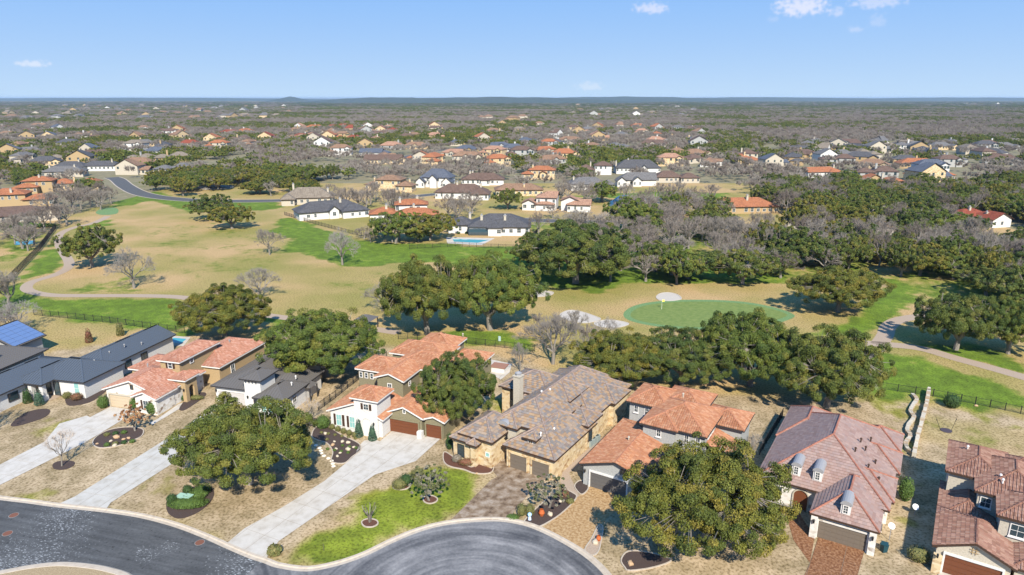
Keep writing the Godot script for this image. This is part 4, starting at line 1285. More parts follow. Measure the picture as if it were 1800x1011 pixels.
# dark sealed asphalt with wheel paths and chalky scuffs where the photograph has them
func street_material() -> StandardMaterial3D:
	var w := 1024
	var h := 512
	var x0 := -80.0
	var z0 := -82.0
	var f := FastNoiseLite.new()
	f.seed = 55
	f.frequency = 1.0
	f.fractal_octaves = 4
	var scuffs := []
	for p in [[118, 905, 3.2], [108, 925, 3.0], [60, 985, 4.0], [10, 990, 4.0], [445, 985, 3.5], [425, 1000, 3.0], [265, 975, 1.2], [250, 968, 0.7], [300, 962, 1.0]]:
		var q := G(p[0], p[1])
		scuffs.append([q.x, q.z, p[2]])
	var bytes := PackedByteArray()
	bytes.resize(w * h * 3)
	for j in h:
		for i in w:
			var x := x0 + (i + 0.5) / w * 84.0
			var z := z0 + (j + 0.5) / h * 42.0
			var along := x * 0.96 + z * 0.28
			var across := z * 0.96 - x * 0.28
			var v := 76.0 + f.get_noise_2d(x * 2.5, z * 2.5) * 9.0 + f.get_noise_2d(along * 0.12, across * 1.3) * 13.0 + f.get_noise_2d(x * 0.15, z * 0.15 + 40.0) * 10.0
			var chalk := 0.0
			for s in scuffs:
				var d: float = Vector2(x - s[0], z - s[1]).length() / s[2]
				if d < 1.6: chalk = maxf(chalk, clampf((f.get_noise_2d(along * 1.6 + 70.0, across * 7.0) - 0.13 - d * 0.22) * 4.0, 0.0, 1.0))
			if f.get_noise_2d(x * 1.4 + 200.0, z * 1.4) > 0.52: v -= 22.0
			v = lerpf(v, 165.0, chalk)
			bytes[(j * w + i) * 3] = int(v * 0.985)
			bytes[(j * w + i) * 3 + 1] = int(v)
			bytes[(j * w + i) * 3 + 2] = int(v * 1.01)
	var m := mat("street_asphalt", Color.WHITE, 0.95)
	m.albedo_texture = ImageTexture.create_from_image(Image.create_from_data(w, h, false, Image.FORMAT_RGB8, bytes))
	m.uv1_scale = Vector3(1.0 / 84.0, 1.0 / 42.0, 1)
	m.uv1_offset = Vector3(-x0 / 84.0, -z0 / 42.0, 0)
	return m

var kerb_line: PackedVector3Array
func make_streets() -> void:
	var edge := [[-160, 856], [-80, 866], [0, 877], [50, 883], [102, 890], [185, 899], [250, 909], [310, 925], [360, 944], [400, 962], [440, 979], [465, 987], [490, 996], [540, 1002], [590, 993], [638, 977], [688, 953], [734, 934], [780, 922], [830, 916], [879, 915], [921, 922], [954, 934], [991, 953], [1028, 976], [1060, 1004], [1085, 1040], [1097, 1085], [1085, 1150], [1050, 1230]]
	kerb_line = smooth(GP(edge), false, 5)
	var road := PackedVector3Array(kerb_line)
	road.append_array(GP([[700, 1330], [-100, 1330], [-420, 1050], [-300, 850]]))
	var mb := MB.new()
	mb.sheet(road, 0.012)
	structure("street", mb.mesh(), street_material())
	# the worn, swirl-marked bulb of the cul-de-sac
	var bulb := PackedVector3Array()
	var first := G(462, 992)
	bulb.append(G(428, 1014))
	for p in kerb_line:
		if p.x > first.x and p.z > -80.0: bulb.append(p)
	bulb.append_array(GP([[700, 1330], [200, 1330]]))
	mb = MB.new()
	mb.sheet(bulb, 0.018)
	var cx := -4.2
	var cz := -54.4
	var rad := 17.0
	var n := 768
	var f := FastNoiseLite.new()
	f.seed = 77
	f.frequency = 1.0
	f.fractal_octaves = 4
	var bytes := PackedByteArray()
	bytes.resize(n * n * 3)
	for j in n:
		for i in n:
			var x := (i + 0.5) / n * 2.0 - 1.0
			var y := (j + 0.5) / n * 2.0 - 1.0
			var r := sqrt(x * x + y * y)
			var th := atan2(y, x)
			# tyre sweeps follow the turning circle; patches of bared stone
			var s := f.get_noise_3d(r * 16.0, cos(th) * 1.1, sin(th) * 1.1 + 9.0)
			var t := f.get_noise_3d(x * 2.2 + 30.0, y * 2.2, 3.0)
			var u := f.get_noise_3d(x * 40.0, y * 40.0, 7.0)
			var ring := f.get_noise_2d(th * 1.5, 4.0) * 0.06
			var dark := smoothstep(0.07, 0.0, absf(r - 0.80 - ring)) * 0.55
			var val := 0.38 + s * 0.36 + t * 0.42 + u * 0.16 - dark * 0.42
			val = clampf(val, 0.0, 1.0)
			bytes[(j * n + i) * 3] = int(lerpf(68.0, 158.0, val))
			bytes[(j * n + i) * 3 + 1] = int(lerpf(69.0, 155.0, val))
			bytes[(j * n + i) * 3 + 2] = int(lerpf(72.0, 152.0, val))
	var m := mat("worn_asphalt", Color.WHITE, 0.95)
	m.albedo_texture = ImageTexture.create_from_image(Image.create_from_data(n, n, false, Image.FORMAT_RGB8, bytes))
	m.uv1_scale = Vector3(1, 1, 1) / (2.0 * rad)
	m.uv1_offset = Vector3(0.5 - cx / (2.0 * rad), 0.5 - cz / (2.0 * rad), 0)
	structure("turning_circle", mb.mesh(), m)
	# kerb with gutter
	mb = MB.new()
	sweep(mb, kerb_line, [[0.28, 0.024], [-0.12, 0.03], [-0.22, 0.13], [-0.48, 0.14], [-0.52, 0.0]])
	fix_up(mb)
	structure("kerb", mb.mesh(), M.kerb)
	# the kerbed island
	var isl := smooth(GP([[-90, 1040], [-30, 1015], [20, 1004], [60, 997], [105, 993], [150, 996], [190, 1003], [225, 1016], [240, 1045], [180, 1090], [40, 1110], [-80, 1090]]), true, 4)
	mb = MB.new()
	mb.slab(isl, 0.0, 0.10)
	var turf_dry := mat("island_turf", Color.WHITE, 1.0)
	world_tex(turf_dry, noise_tex(0.05, [[0.1, lin(0.22, 0.16, 0.09)], [0.9, lin(0.36, 0.28, 0.17)]], 512, 43), 6.0)
	structure("traffic_island", mb.mesh(), turf_dry)
	mb = MB.new()
	sweep(mb, isl, [[0.5, 0.02], [0.3, 0.13], [0.0, 0.14], [-0.05, 0.1]], true)
	sweep(mb, isl, [[-0.5, 0.02], [-0.3, 0.13], [0.0, 0.14], [0.05, 0.1]], true)
	fix_up(mb)
	structure("island_kerb", mb.mesh(), M.kerb)
	# manholes
	for p in [[24, 906], [13, 938], [351, 954]]:
		mb = MB.new()
		mb.tube(Vector3(0, 0.0, 0), Vector3(0, 0.022, 0), 0.48, 0.48, 18, Color(0.16, 0.07, 0.045), true)
		mb.tube(Vector3(0, 0.0, 0), Vector3(0, 0.016, 0), 0.54, 0.54, 18, Color(0.2, 0.19, 0.18), true)
		var o := put("manhole_cover", mb.mesh(), M.plain)
		o.position = G(p[0], p[1]) + Vector3(0, 0.01, 0)
		tag(o, "round rusty manhole cover set in the grey street", "manhole", "manhole covers in the street")
	# far streets
	for s in [[[[196, 312], [207, 316], [222, 328], [250, 341], [300, 349], [370, 353], [470, 353], [560, 350]], 8.0], [[[880, 384], [960, 388], [1080, 391], [1200, 396], [1320, 402], [1420, 408], [1520, 415], [1680, 428], [1830, 440]], 7.5], [[[600, 296], [650, 290], [720, 274], [790, 262], [850, 258]], 8.0], [[[700, 348], [760, 342], [800, 338]], 7.0], [[[1180, 372], [1250, 378], [1300, 384]], 5.0]]:
		var l := smooth(GP(s[0]), false, 6)
		mb = MB.new()
		ribbon(mb, l, s[1] + 1.2, 0.02)
		structure("far_kerb", mb.mesh(), M.kerb)
		mb = MB.new()
		ribbon(mb, l, s[1], 0.045)
		structure("far_street", mb.mesh(), M.asphalt)

func fix_up(mb: MB) -> void:
	# make every face point up
	for i in range(0, mb.v.size(), 3):
		if mb.n[i].y < 0.0:
			var t := mb.v[i + 1]
			mb.v[i + 1] = mb.v[i + 2]
			mb.v[i + 2] = t
			for j in 3: mb.n[i + j] = -mb.n[i + j]

func driveway(called: String, pts: Array, m: String, bearing: float, cw: float, cl: float, y := 0.05, curve := false) -> void:
	var poly := GP(pts)
	if curve: poly = smooth(poly, true, 4)
	var base := MB.new()
	base.sheet(poly, y - 0.022)
	var o := structure(called, base.mesh(), M.joint_soil if cw > 0 else M[m])
	if cw <= 0: return
	var p2 := to2(poly)
	if Geometry2D.is_polygon_clockwise(p2): p2.reverse()
	var t := deg_to_rad(bearing)
	var right := Vector2(cos(t), sin(t))
	var fwd := Vector2(sin(t), -cos(t))
	var c := p2[0]
	for i in range(-12, 13):
		for j in range(-14, 15):
			var q := c + right * cw * i + fwd * cl * j
			var cell := PackedVector2Array([q, q + right * cw, q + right * cw + fwd * cl, q + fwd * cl])
			if Geometry2D.is_polygon_clockwise(cell): cell.reverse()
			for piece in Geometry2D.intersect_polygons(p2, cell):
				for inner in Geometry2D.offset_polygon(piece, -0.024):
					if inner.size() < 3: continue
					var mb := MB.new()
					mb.slab(to3(inner), y - 0.022, y)
					put("slab", mb.mesh(), M[m], o)

func bed(pts: Array, m: String, edged := true) -> void:
	var poly := smooth(GP(pts), true, 4)
	var mb := MB.new()
	mb.sheet(poly, 0.05)
	mb.skirt(poly, 0.0, 0.05)
	var o := structure("planting_bed", mb.mesh(), M[m])
	if edged:
		mb = MB.new()
		for i in poly.size():
			mb.beam(poly[i] + Vector3(0, 0.06, 0), poly[(i + 1) % poly.size()] + Vector3(0, 0.06, 0), 0.14, 0.12)
		put("edging", mb.mesh(), M.kerb, o)

func ground_features() -> void:
	driveway("driveway", [[-60, 855], [0, 817], [78, 777], [104, 745], [153, 731], [158, 734], [194, 715], [242, 722], [211, 741], [150, 778], [0, 853], [-60, 890]], "concrete", 15, 2.8, 3.4)
	driveway("driveway", [[97, 889], [130, 874], [318, 756], [380, 712], [430, 720], [340, 792], [195, 884], [185, 898]], "concrete_new", 14, 2.75, 3.2)
	driveway("driveway", [[394, 959], [430, 929], [500, 890], [570, 846], [624, 801], [629, 786], [640, 775], [655, 772], [668, 776], [690, 757], [736, 765], [758, 766], [777, 769], [764, 781], [731, 811], [659, 835], [490, 952], [466, 985]], "concrete", 26, 2.7, 3.3)
	driveway("driveway", [[790, 917], [862, 845], [874, 838], [862, 822], [886, 806], [900, 819], [964, 837], [929, 869], [893, 914], [850, 914]], "drive_brown", 32, 2.9, 3.0)
	driveway("driveway", [[951, 931], [964, 921], [1016, 874], [1038, 853], [1086, 868], [1110, 880], [1066, 911], [1028, 969], [990, 950]], "drive_tan", 31, 0, 0)
	driveway("driveway", [[1438, 945], [1520, 968], [1500, 1040], [1490, 1200], [1330, 1200], [1400, 1040], [1424, 990]], "drive_red", 32, 3.0, 3.0)
	driveway("driveway", [[1650, 1003], [1720, 1018], [1830, 1060], [1800, 1200], [1600, 1200]], "concrete", 34, 2.8, 3.0)
	driveway("front_walk", [[1085, 748], [1096, 755], [1000, 832], [1018, 872], [1010, 878], [985, 848], [990, 826]], "path", 31, 0, 0)
	driveway("front_walk", [[1424, 990], [1395, 950], [1382, 905], [1400, 895], [1432, 944]], "drive_red", 32, 0, 0)
	driveway("front_walk", [[322, 708], [313, 711], [275, 738], [262, 743], [268, 747], [300, 728], [325, 713]], "concrete", 15, 0, 0)
	driveway("front_walk", [[84, 690], [120, 687], [100, 700], [85, 705]], "path", 15, 0, 0)
	driveway("patio", [[862, 632], [900, 640], [896, 655], [880, 668], [858, 655]], "concrete", 20, 1.6, 1.6)
	# beds
	bed([[163, 780], [170, 768], [190, 757], [215, 752], [240, 752], [252, 757], [248, 768], [230, 776], [205, 785], [175, 788]], "mulch")
	bed([[92, 818], [100, 812], [120, 810], [131, 813], [128, 820], [112, 826], [96, 825]], "mulch", false)
	bed([[20, 745], [45, 726], [75, 719], [88, 722], [80, 733], [50, 744], [25, 750]], "mulch", false)
	bed([[292, 890], [298, 876], [330, 862], [352, 852], [375, 862], [372, 880], [350, 900], [318, 912], [298, 905]], "mulch", false)
	bed([[548, 768], [555, 752], [575, 750], [600, 765], [630, 780], [634, 792], [620, 803], [605, 815], [583, 812], [585, 795], [575, 780], [560, 775]], "mulch", true)
	bed([[543, 735], [560, 738], [556, 748], [540, 748]], "mulch", false)
	bed([[636, 918], [642, 914], [652, 913], [662, 916], [664, 922], [655, 927], [643, 927], [637, 923]], "mulch_red")
	bed([[744, 876], [752, 872], [762, 873], [769, 878], [766, 883], [756, 886], [746, 883]], "mulch_red")
	bed([[690, 856], [700, 846], [722, 836], [724, 850], [715, 860], [698, 861]], "mulch_red")
	bed([[779, 806], [782, 795], [800, 806], [828, 822], [842, 812], [866, 820], [862, 832], [835, 833], [815, 826], [795, 822], [783, 816]], "mulch_red")
	bed([[921, 918], [950, 888], [985, 862], [1008, 868], [1012, 878], [985, 905], [950, 926], [938, 924]], "mulch")
	bed([[1028, 968], [1040, 948], [1052, 925], [1060, 928], [1057, 950], [1052, 970], [1042, 977]], "path")
	bed([[1010, 856], [1018, 846], [1030, 848], [1034, 860], [1022, 870]], "mulch")
	bed([[1092, 985], [1105, 970], [1140, 972], [1180, 985], [1150, 998], [1108, 1004], [1098, 998]], "mulch")
	bed([[118, 694], [160, 690], [182, 684], [186, 688], [165, 704], [140, 712], [118, 712]], "mulch", false)
	bed([[185, 705], [182, 697], [196, 690], [200, 700]], "mulch", false)
	bed([[315, 718], [330, 700], [355, 690], [362, 695], [340, 712], [322, 722]], "mulch", false)
	bed([[510, 738], [520, 730], [530, 732], [526, 742], [514, 748]], "mulch")
	# golf course
	var green_poly := smooth(GP([[1098, 548], [1120, 536], [1165, 529], [1230, 527], [1300, 530], [1355, 539], [1392, 551], [1392, 560], [1340, 575], [1270, 580], [1190, 578], [1130, 570], [1100, 560]]), true, 5)
	var mb := MB.new()
	mb.sheet(green_poly, 0.02)
	structure("green_collar", mb.mesh(), M.collar)
	mb = MB.new()
	var inner := to3(Geometry2D.offset_polygon(to2(green_poly), -1.6)[0])
	mb.sheet(inner, 0.03)
	structure("putting_green", mb.mesh(), M.putting)
	mb = MB.new()
	mb.sheet(smooth(GP([[168, 374], [178, 367], [200, 365], [208, 369], [204, 376], [180, 378]]), true, 4), 0.03)
	structure("tee_green", mb.mesh(), M.collar)
	for b in [[[930, 516], [938, 511], [955, 511], [972, 514], [968, 519], [948, 522], [932, 521]], [[1154, 522], [1162, 516], [1178, 515], [1192, 519], [1197, 526], [1180, 529], [1160, 528]], [[985, 553], [1000, 546], [1020, 548], [1045, 556], [1055, 562], [1030, 568], [1005, 565], [990, 560]], [[1045, 568], [1065, 563], [1090, 565], [1105, 570], [1085, 576], [1055, 575]], [[345, 329], [380, 326], [410, 327], [400, 332], [360, 333]]]:
		var poly := smooth(GP(b), true, 5)
		mb = MB.new()
		mb.sheet(poly, 0.035)
		for i in poly.size(): mb.beam(poly[i] + Vector3(0, 0.04, 0), poly[(i + 1) % poly.size()] + Vector3(0, 0.04, 0), 0.25, 0.14)
		structure("sand_bunker", mb.mesh(), M.sand)
	for c in [[[[1830, 672], [1750, 649], [1680, 630], [1620, 613], [1560, 606], [1500, 604], [1430, 608], [1350, 620]], 3.2], [[[1545, 606], [1556, 590], [1562, 574], [1580, 563], [1620, 556], [1680, 552]], 3.2], [[[700, 585], [640, 576], [560, 566], [480, 556], [430, 548], [380, 536], [320, 523], [240, 520], [150, 520], [90, 519], [55, 513], [46, 505], [58, 495], [95, 484], [118, 472], [121, 460], [112, 445], [102, 425], [106, 411], [130, 400], [165, 392], [190, 380]], 2.8]]:
		mb = MB.new()
		var l := smooth(GP(c[0]), false, 6)
		ribbon(mb, l, c[1], 0.03)
		structure("cart_path", mb.mesh(), M.path)
	# flag on the green
	var fl := thing("golf_flag", "thin flagstick with yellow flag standing on the putting green", "flag", G(1163, 544))
	mb = MB.new()
	mb.tube(Vector3.ZERO, Vector3(0, 2.4, 0), 0.03, 0.02, 6)
	put("pole", mb.mesh(), M.white_paint, fl)
	mb = MB.new()
	mb.bx(0.3, 2.15, 0, 0.6, 0.45, 0.02, Color(0.75, 0.65, 0.1))
	put("flag_cloth", mb.mesh(), M.plain, fl)
	# water
	mb = MB.new()
	mb.sheet(smooth(GP([[1078, 352], [1110, 348], [1180, 348], [1250, 350], [1268, 354], [1200, 358], [1120, 357], [1084, 356]]), true, 5), 0.03)
	structure("pond", mb.mesh(), M.water)
	mb = MB.new()
	mb.sheet(GP([[795, 420], [860, 422], [840, 427], [798, 425]]), 0.035)
	structure("swimming_pool", mb.mesh(), M.pool)
	mb = MB.new()
	mb.sheet(GP([[784, 417], [870, 419], [846, 431], [786, 428]]), 0.02)
	structure("pool_deck", mb.mesh(), M.concrete)
	mb = MB.new()
	mb.sheet(GP([[304, 594], [328, 596], [318, 604], [303, 602]]), 0.035)
	structure("swimming_pool", mb.mesh(), M.pool)
	mb = MB.new()
	mb.sheet(GP([[300, 590], [335, 593], [322, 609], [300, 607]]), 0.02)
	structure("pool_deck", mb.mesh(), M.concrete)
	mb = MB.new()
	mb.sheet(GP([[24, 425], [58, 423], [60, 429], [26, 431]]), 0.035)
	structure("swimming_pool", mb.mesh(), M.pool)

# ---------------------------------------------------------------- fences and walls
func fence(pts: Array, high: float, step: float, label: String, pickets := true, m := "iron") -> void:
	var l := GP(pts)
	var root := thing("iron_fence", label, "fence", l[0])
	var rail := MB.new()
	var pk := MB.new()
	var post := MB.new()
	post.bx(0, high * 0.5 + 0.05, 0, 0.09, high + 0.1, 0.09)
	var pm := post.mesh()
	for i in l.size() - 1:
		var a := l[i] - l[0]
		var b := l[i + 1] - l[0]
		var d := (b - a).length()
		for y in [0.15, high - 0.1]: rail.beam(a + Vector3(0, y, 0), b + Vector3(0, y, 0), 0.04, 0.04)
		var n := int(d / step) + 1
		for k in n + (1 if i == l.size() - 2 else 0): put("post", pm, M[m], root).position = a.lerp(b, float(k) / n)
		if pickets:
			var np := int(d / 0.14)
			for k in np:
				var p := a.lerp(b, (k + 0.5) / np)
				pk.quad(p + Vector3(-0.012, 0.08, 0), p + Vector3(0.012, 0.08, 0), p + Vector3(0.012, high, 0), p + Vector3(-0.012, high, 0))
	put("rail", rail.mesh(), M[m], root)
	if pickets: tag(put("pickets", pk.mesh(), M[m], root), "", "", "", "stuff")

func fences() -> void:
	fence([[60, 554], [180, 566], [325, 586]], 1.4, 2.4, "black iron fence between the dry back yard and the green fairway")
	fence([[700, 596], [820, 604], [940, 618]], 1.4, 2.4, "black iron fence behind the white tower house")
	fence([[1548, 684], [1640, 697], [1740, 716], [1850, 740]], 1.3, 2.6, "thin dark wire fence along the green strip behind the dry yard", true)
	fence([[560, 722], [590, 700], [640, 660], [680, 630]], 1.4, 2.4, "black iron side fence beside the white tower house")
	fence([[720, 438], [800, 433], [915, 438], [945, 408]], 1.4, 2.6, "black iron fence round the pool yard of the white house")
	fence([[500, 378], [560, 396], [620, 412], [660, 420]], 1.4, 2.6, "black iron fence in front of the slate-roofed house")
	fence([[12, 500], [70, 440], [98, 402]], 1.9, 1.6, "tall dark fence running beside the left cart path")
	fence([[1375, 735], [1335, 800]], 1.6, 2.0, "dark side fence between orange and rose tile houses")
	# limestone retaining walls beside the dry yard: each block a part
	var rng := RandomNumberGenerator.new()
	rng.seed = 12
	for w in [[[[1632, 690], [1628, 715], [1620, 745], [1612, 775], [1606, 805]], 0.85, "stepped limestone block wall beside the dry back yard"], [[[1604, 697], [1611, 706], [1604, 716], [1600, 727], [1606, 737], [1598, 748], [1594, 760], [1600, 770], [1592, 782], [1594, 792], [1602, 798]], 0.55, "low scalloped limestone bed wall"]]:
		var l := smooth(GP(w[0]), false, 5)
		var root := thing("stone_wall", w[2], "wall", l[0])
		var variants := []
		for k in 4:
			var q := MB.new()
			var c := rng.randf_range(0.85, 1.0)
			var t := Color(0.50, 0.45, 0.36) if k < 3 else Color(0.40, 0.30, 0.2)
			q.bx(0, 0, 0, 0.62, 0.26, 0.42 + 0.06 * k, Color(t.r * c, t.g * c, t.b * c))
			variants.append(q.mesh())
		var rows := int(w[1] / 0.27)
		var run := 0.0
		for i in l.size() - 1:
			var d := l[i + 1] - l[i]
			var n := maxi(1, int(round(d.length() / 0.64)))
			for k in n:
				var p := l[i] + d * (k + 0.5) / n - l[0]
				for row in rows + (1 if int(run / 4.0) % 2 == 0 and rows > 2 else 0):
					var o := put("stone", variants[rng.randi() % 4], M.stone, root)
					o.position = p + Vector3(0, 0.13 + row * 0.265, 0)
					o.rotation.y = -atan2(d.z, d.x) + rng.randf_range(-0.05, 0.05)
				run += 0.64
	# walls by the far road
	for w in [[[[1385, 402], [1500, 410]], "long cream garden wall along the far road"], [[[1515, 411], [1570, 416]], "short cream garden wall beside the brown gate"]]:
		var l := GP(w[0])
		var mb := MB.new()
		mb.beam(l[0] - l[0] + Vector3(0, 1.2, 0), l[1] - l[0] + Vector3(0, 1.2, 0), 0.5, 2.4)
		mb.beam(l[0] - l[0] + Vector3(0, 2.45, 0), l[1] - l[0] + Vector3(0, 2.45, 0), 0.7, 0.15)
		var o := put("garden_wall", mb.mesh(), M.stucco_cream)
		o.position = l[0]
		tag(o, w[1], "wall")
	var gt := thing("courtyard_gate", "brown wooden gate set in the cream garden wall", "gate", G(1507, 411))
	for s in [-1, 1]:
		var mb := MB.new()
		mb.bx(0, 1.3, 0, 0.7, 2.6, 0.7)
		put("pier", mb.mesh(), M.stucco_cream, gt).position = Vector3(s * 2.1, 0, 0)
		mb = MB.new()
		mb.bx(0, 1.25, 0, 1.7, 2.5, 0.1)
		put("gate_leaf", mb.mesh(), M.door_wood, gt).position = Vector3(s * 0.87, 0, 0)

# ---------------------------------------------------------------- trees and shrubs that the photograph shows singly
func placed_trees() -> void:
	oak_at(438, 850, 275, 9.8, 0, "broad evergreen oak on the dry lawn beside the long concrete driveway")
	oak_at(1240, 955, 325, 9.6, 1, "huge evergreen oak hiding the front of the pale grey stucco house")
	oak_at(804, 742, 165, 9.4, 2, "rounded evergreen oak between the white tower house and the limestone house")
	oak_at(572, 662, 235, 10.5, 3, "wide evergreen oak behind the charcoal-roofed white house")
	oak_at(396, 592, 185, 9.4, 1, "dense evergreen oak behind the arched porch house")
	oak_at(752, 588, 190, 14.5, 0, "tall evergreen oak behind the white tower house, its bark showing")
	oak_at(862, 580, 185, 14.5, 3, "tall full evergreen oak beside the white sand bunkers")
	oak_at(1012, 498, 235, 14.5, 2, "very large spreading evergreen oak alone on the green rough")
	oak_at(1090, 676, 195, 8.2, 1, "low evergreen oak behind the limestone house")
	oak_at(1198, 676, 190, 8.4, 2, "evergreen oak between limestone house and the fenced oaks")
	oak_at(1318, 678, 215, 11.2, 3, "old evergreen oak with bare pale limbs showing through its crown")
	oak_at(1452, 716, 225, 11.2, 0, "dark evergreen oak directly behind the dormer house")
	oak_at(1472, 548, 175, 9.4, 1, "round evergreen oak standing right of the putting green")
	oak_at(1680, 615, 160, 10.0, 2, "evergreen oak inside the bend of the forked cart path")
	oak_at(1772, 622, 140, 10.0, 3, "evergreen oak at the right edge above the cart path")
	oak_at(163, 470, 115, 11.0, 0, "evergreen oak on the fairway next to a bare tree", 1)
	oak_at(408, 402, 92, 8.2, 1, "evergreen oak at the head of the fairway in front", 1)
	oak_at(372, 386, 92, 9.0, 2, "evergreen oak at the head of the fairway behind its twin", 1)
	oak_at(1190, 500, 100, 9.0, 3, "evergreen oak left of the leaning pale trunk by the rough", 1)
	oak_at(1305, 500, 130, 8.4, 0, "evergreen oak with a leaning pale trunk behind the green", 1)
	oak_at(756, 422, 104, 8.6, 1, "evergreen oak in front of the orange tile villa", 1)
	oak_at(676, 416, 40, 6.0, 2, "small evergreen tree beside the orange tile villa", 1)
	oak_at(1106, 408, 105, 11.5, 3, "evergreen oak by the far road near the blue screen", 1)
	oak_at(893, 368, 60, 8.0, 0, "round evergreen oak before the terracotta ranch house", 1)
	oak_at(735, 425, 50, 4.5, 2, "low evergreen bush tree at the pool fence", 1)
	bare_at(236, 507, 100, 11.5, 0, "leafless grey oak on the fairway with long forked shadow")
	bare_at(474, 448, 58, 9.0, 1, "slim tree with last yellow leaves beside the fairway")
	bare_at(602, 466, 76, 12.5, 2, "tall leafless silver oak on the green rough")
	bare_at(456, 528, 92, 8.6, 3, "round leafless tree behind the evergreen oaks on the fairway edge")
	bare_at(672, 547, 86, 7.6, 0, "low spreading leafless tree near the cart path")
	bare_at(972, 640, 130, 10.6, 1, "leafless oak behind the limestone house chimney")
	bare_at(1062, 605, 60, 6.4, 2, "leafless thicket tree beside the big bunker")
	bare_at(915, 655, 40, 6.2, 3, "small leafless tree behind the patio")
	bare_at(30, 590, 110, 8.6, 2, "leafless oak behind the solar roof")
	bare_at(-14, 600, 90, 8.2, 0, "leafless oak at the left edge by the solar roof")
	bare_at(118, 396, 64, 9.6, 3, "full leafless tree beside the left fence top", 1)
	bare_at(172, 364, 50, 7.0, 1, "leafless tree beside the small tee green", 1)
	bare_at(1024, 420, 110, 11.0, 2, "wide leafless oak behind the very large evergreen oak", 1)
	bare_at(1195, 405, 64, 9.2, 0, "leafless tree beside the far road evergreen", 1)
	bare_at(830, 375, 60, 10.6, 1, "leafless silver tree behind the pool villa", 1)
	bare_at(690, 362, 50, 8.6, 2, "leafless tree between stone villa and orange villa", 1)
	bare_at(972, 384, 46, 6.0, 3, "leafless yard tree before the pale tile house", 1)
	bare_at(-30, 770, 70, 7.5, 1, "leafless street tree at the left edge whose shadow falls on the lawn")
	bare_at(1320, 800, 44, 3.6, 2, "bare grey shrub between the two tile houses", 0, "bare_shrub")
	bare_at(1575, 870, 40, 4.0, 3, "bare ivy-hung shrub beside the dormer house", 0, "bare_shrub")
	bare_at(640, 420, 50, 4.5, 1, "bare thicket shrub at the fence below the slate roof", 1, "bare_shrub")
	bare_at(652, 426, 40, 4.0, 3, "bare thicket shrub at the fence beside the villa oak", 1, "bare_shrub")
	# young trees in the front gardens
	var sap := bare_meshes(711, 4.6, 4, 0.5, 0.25, Color(0.42, 0.36, 0.30), 0.6, 0.3)
	var t := tree_of("bare", "young_tree", "slim leafless young tree in a round mulch ring", "tree", G(108.3, 819.8), 0.4, Vector3.ONE * 1.15, sap)
	t = tree_of("bare", "young_tree", "leafless sapling beside the white tower house", "tree", G(546, 743), 2.0, Vector3.ONE * 0.85, sap)
	var brn := oak_meshes(720, 2.2, 4.2, 60, 60, 0.20, [Color(0.26, 0.13, 0.06), Color(0.34, 0.20, 0.10), Color(0.20, 0.10, 0.05)], 5)
	tree_of("oak", "young_tree", "young tree holding brown winter leaves in the boulder bed", "tree", G(237.5, 758), 0.0, Vector3(0.95, 1.0, 0.95), brn)
	var gry := oak_meshes(731, 2.3, 4.4, 80, 70, 0.17, [Color(0.10, 0.105, 0.05), Color(0.16, 0.15, 0.11), Color(0.07, 0.08, 0.03)], 5)
	tree_of("oak", "young_tree", "small grey-green tree in a ringed bed on the bright lawn", "tree", G(755, 880), 0.0, Vector3(1.05, 1.0, 1.05), gry)
	tree_of("oak", "young_tree", "small leafy tree in the black mulch bed by the brown driveway", "tree", G(965, 892), 1.3, Vector3(1.05, 0.9, 1.05), gry)
	# crepe myrtle pruned to stubs
	var cm := thing("pruned_tree", "hard-pruned multi-stem tree in a stone ring on the bright lawn", "tree", G(650, 918))
	var rng := RandomNumberGenerator.new()
	rng.seed = 5
	for i in 8:
		var a := TAU * i / 8
		var mb := MB.new()
		var k := Vector3(cos(a) * 0.22, 1.0, sin(a) * 0.22)
		var e := Vector3(cos(a) * 0.75, rng.randf_range(1.6, 2.0), sin(a) * 0.75)
		mb.tube(Vector3(cos(a) * 0.12, 0, sin(a) * 0.12), k, 0.06, 0.05, 5)
		mb.tube(k, e, 0.05, 0.045, 5)
		for j in 3: mb.tube(e, e + Vector3(rng.randfn() * 0.12, 0.28, rng.randfn() * 0.12), 0.03, 0.015, 4)
		put("stem", mb.mesh(), M.bark_dark if i % 2 else M.bark, cm)
	var st := MB.new()
	st.tube(Vector3.ZERO, Vector3(0, 0.9, 0), 0.03, 0.02, 5)
	var sp := put("planting_stake", st.mesh(), M.bark_dark)
	sp.position = G(569, 968)
	tag(sp, "thin newly planted stick tree in a straw ring on the lawn", "tree")

func shrub(px: float, py: float, size: Vector3, cols: Array, label: String, leaf := 0.12, leaves := 700, cone := 0.0, group := "") -> void:
	var o := put("shrub", shrub_mesh(int(px * 3 + py), size, leaves, leaf, cols, cone), M.leaf)
	o.position = G(px, py)
	tag(o, label, "shrub", group)

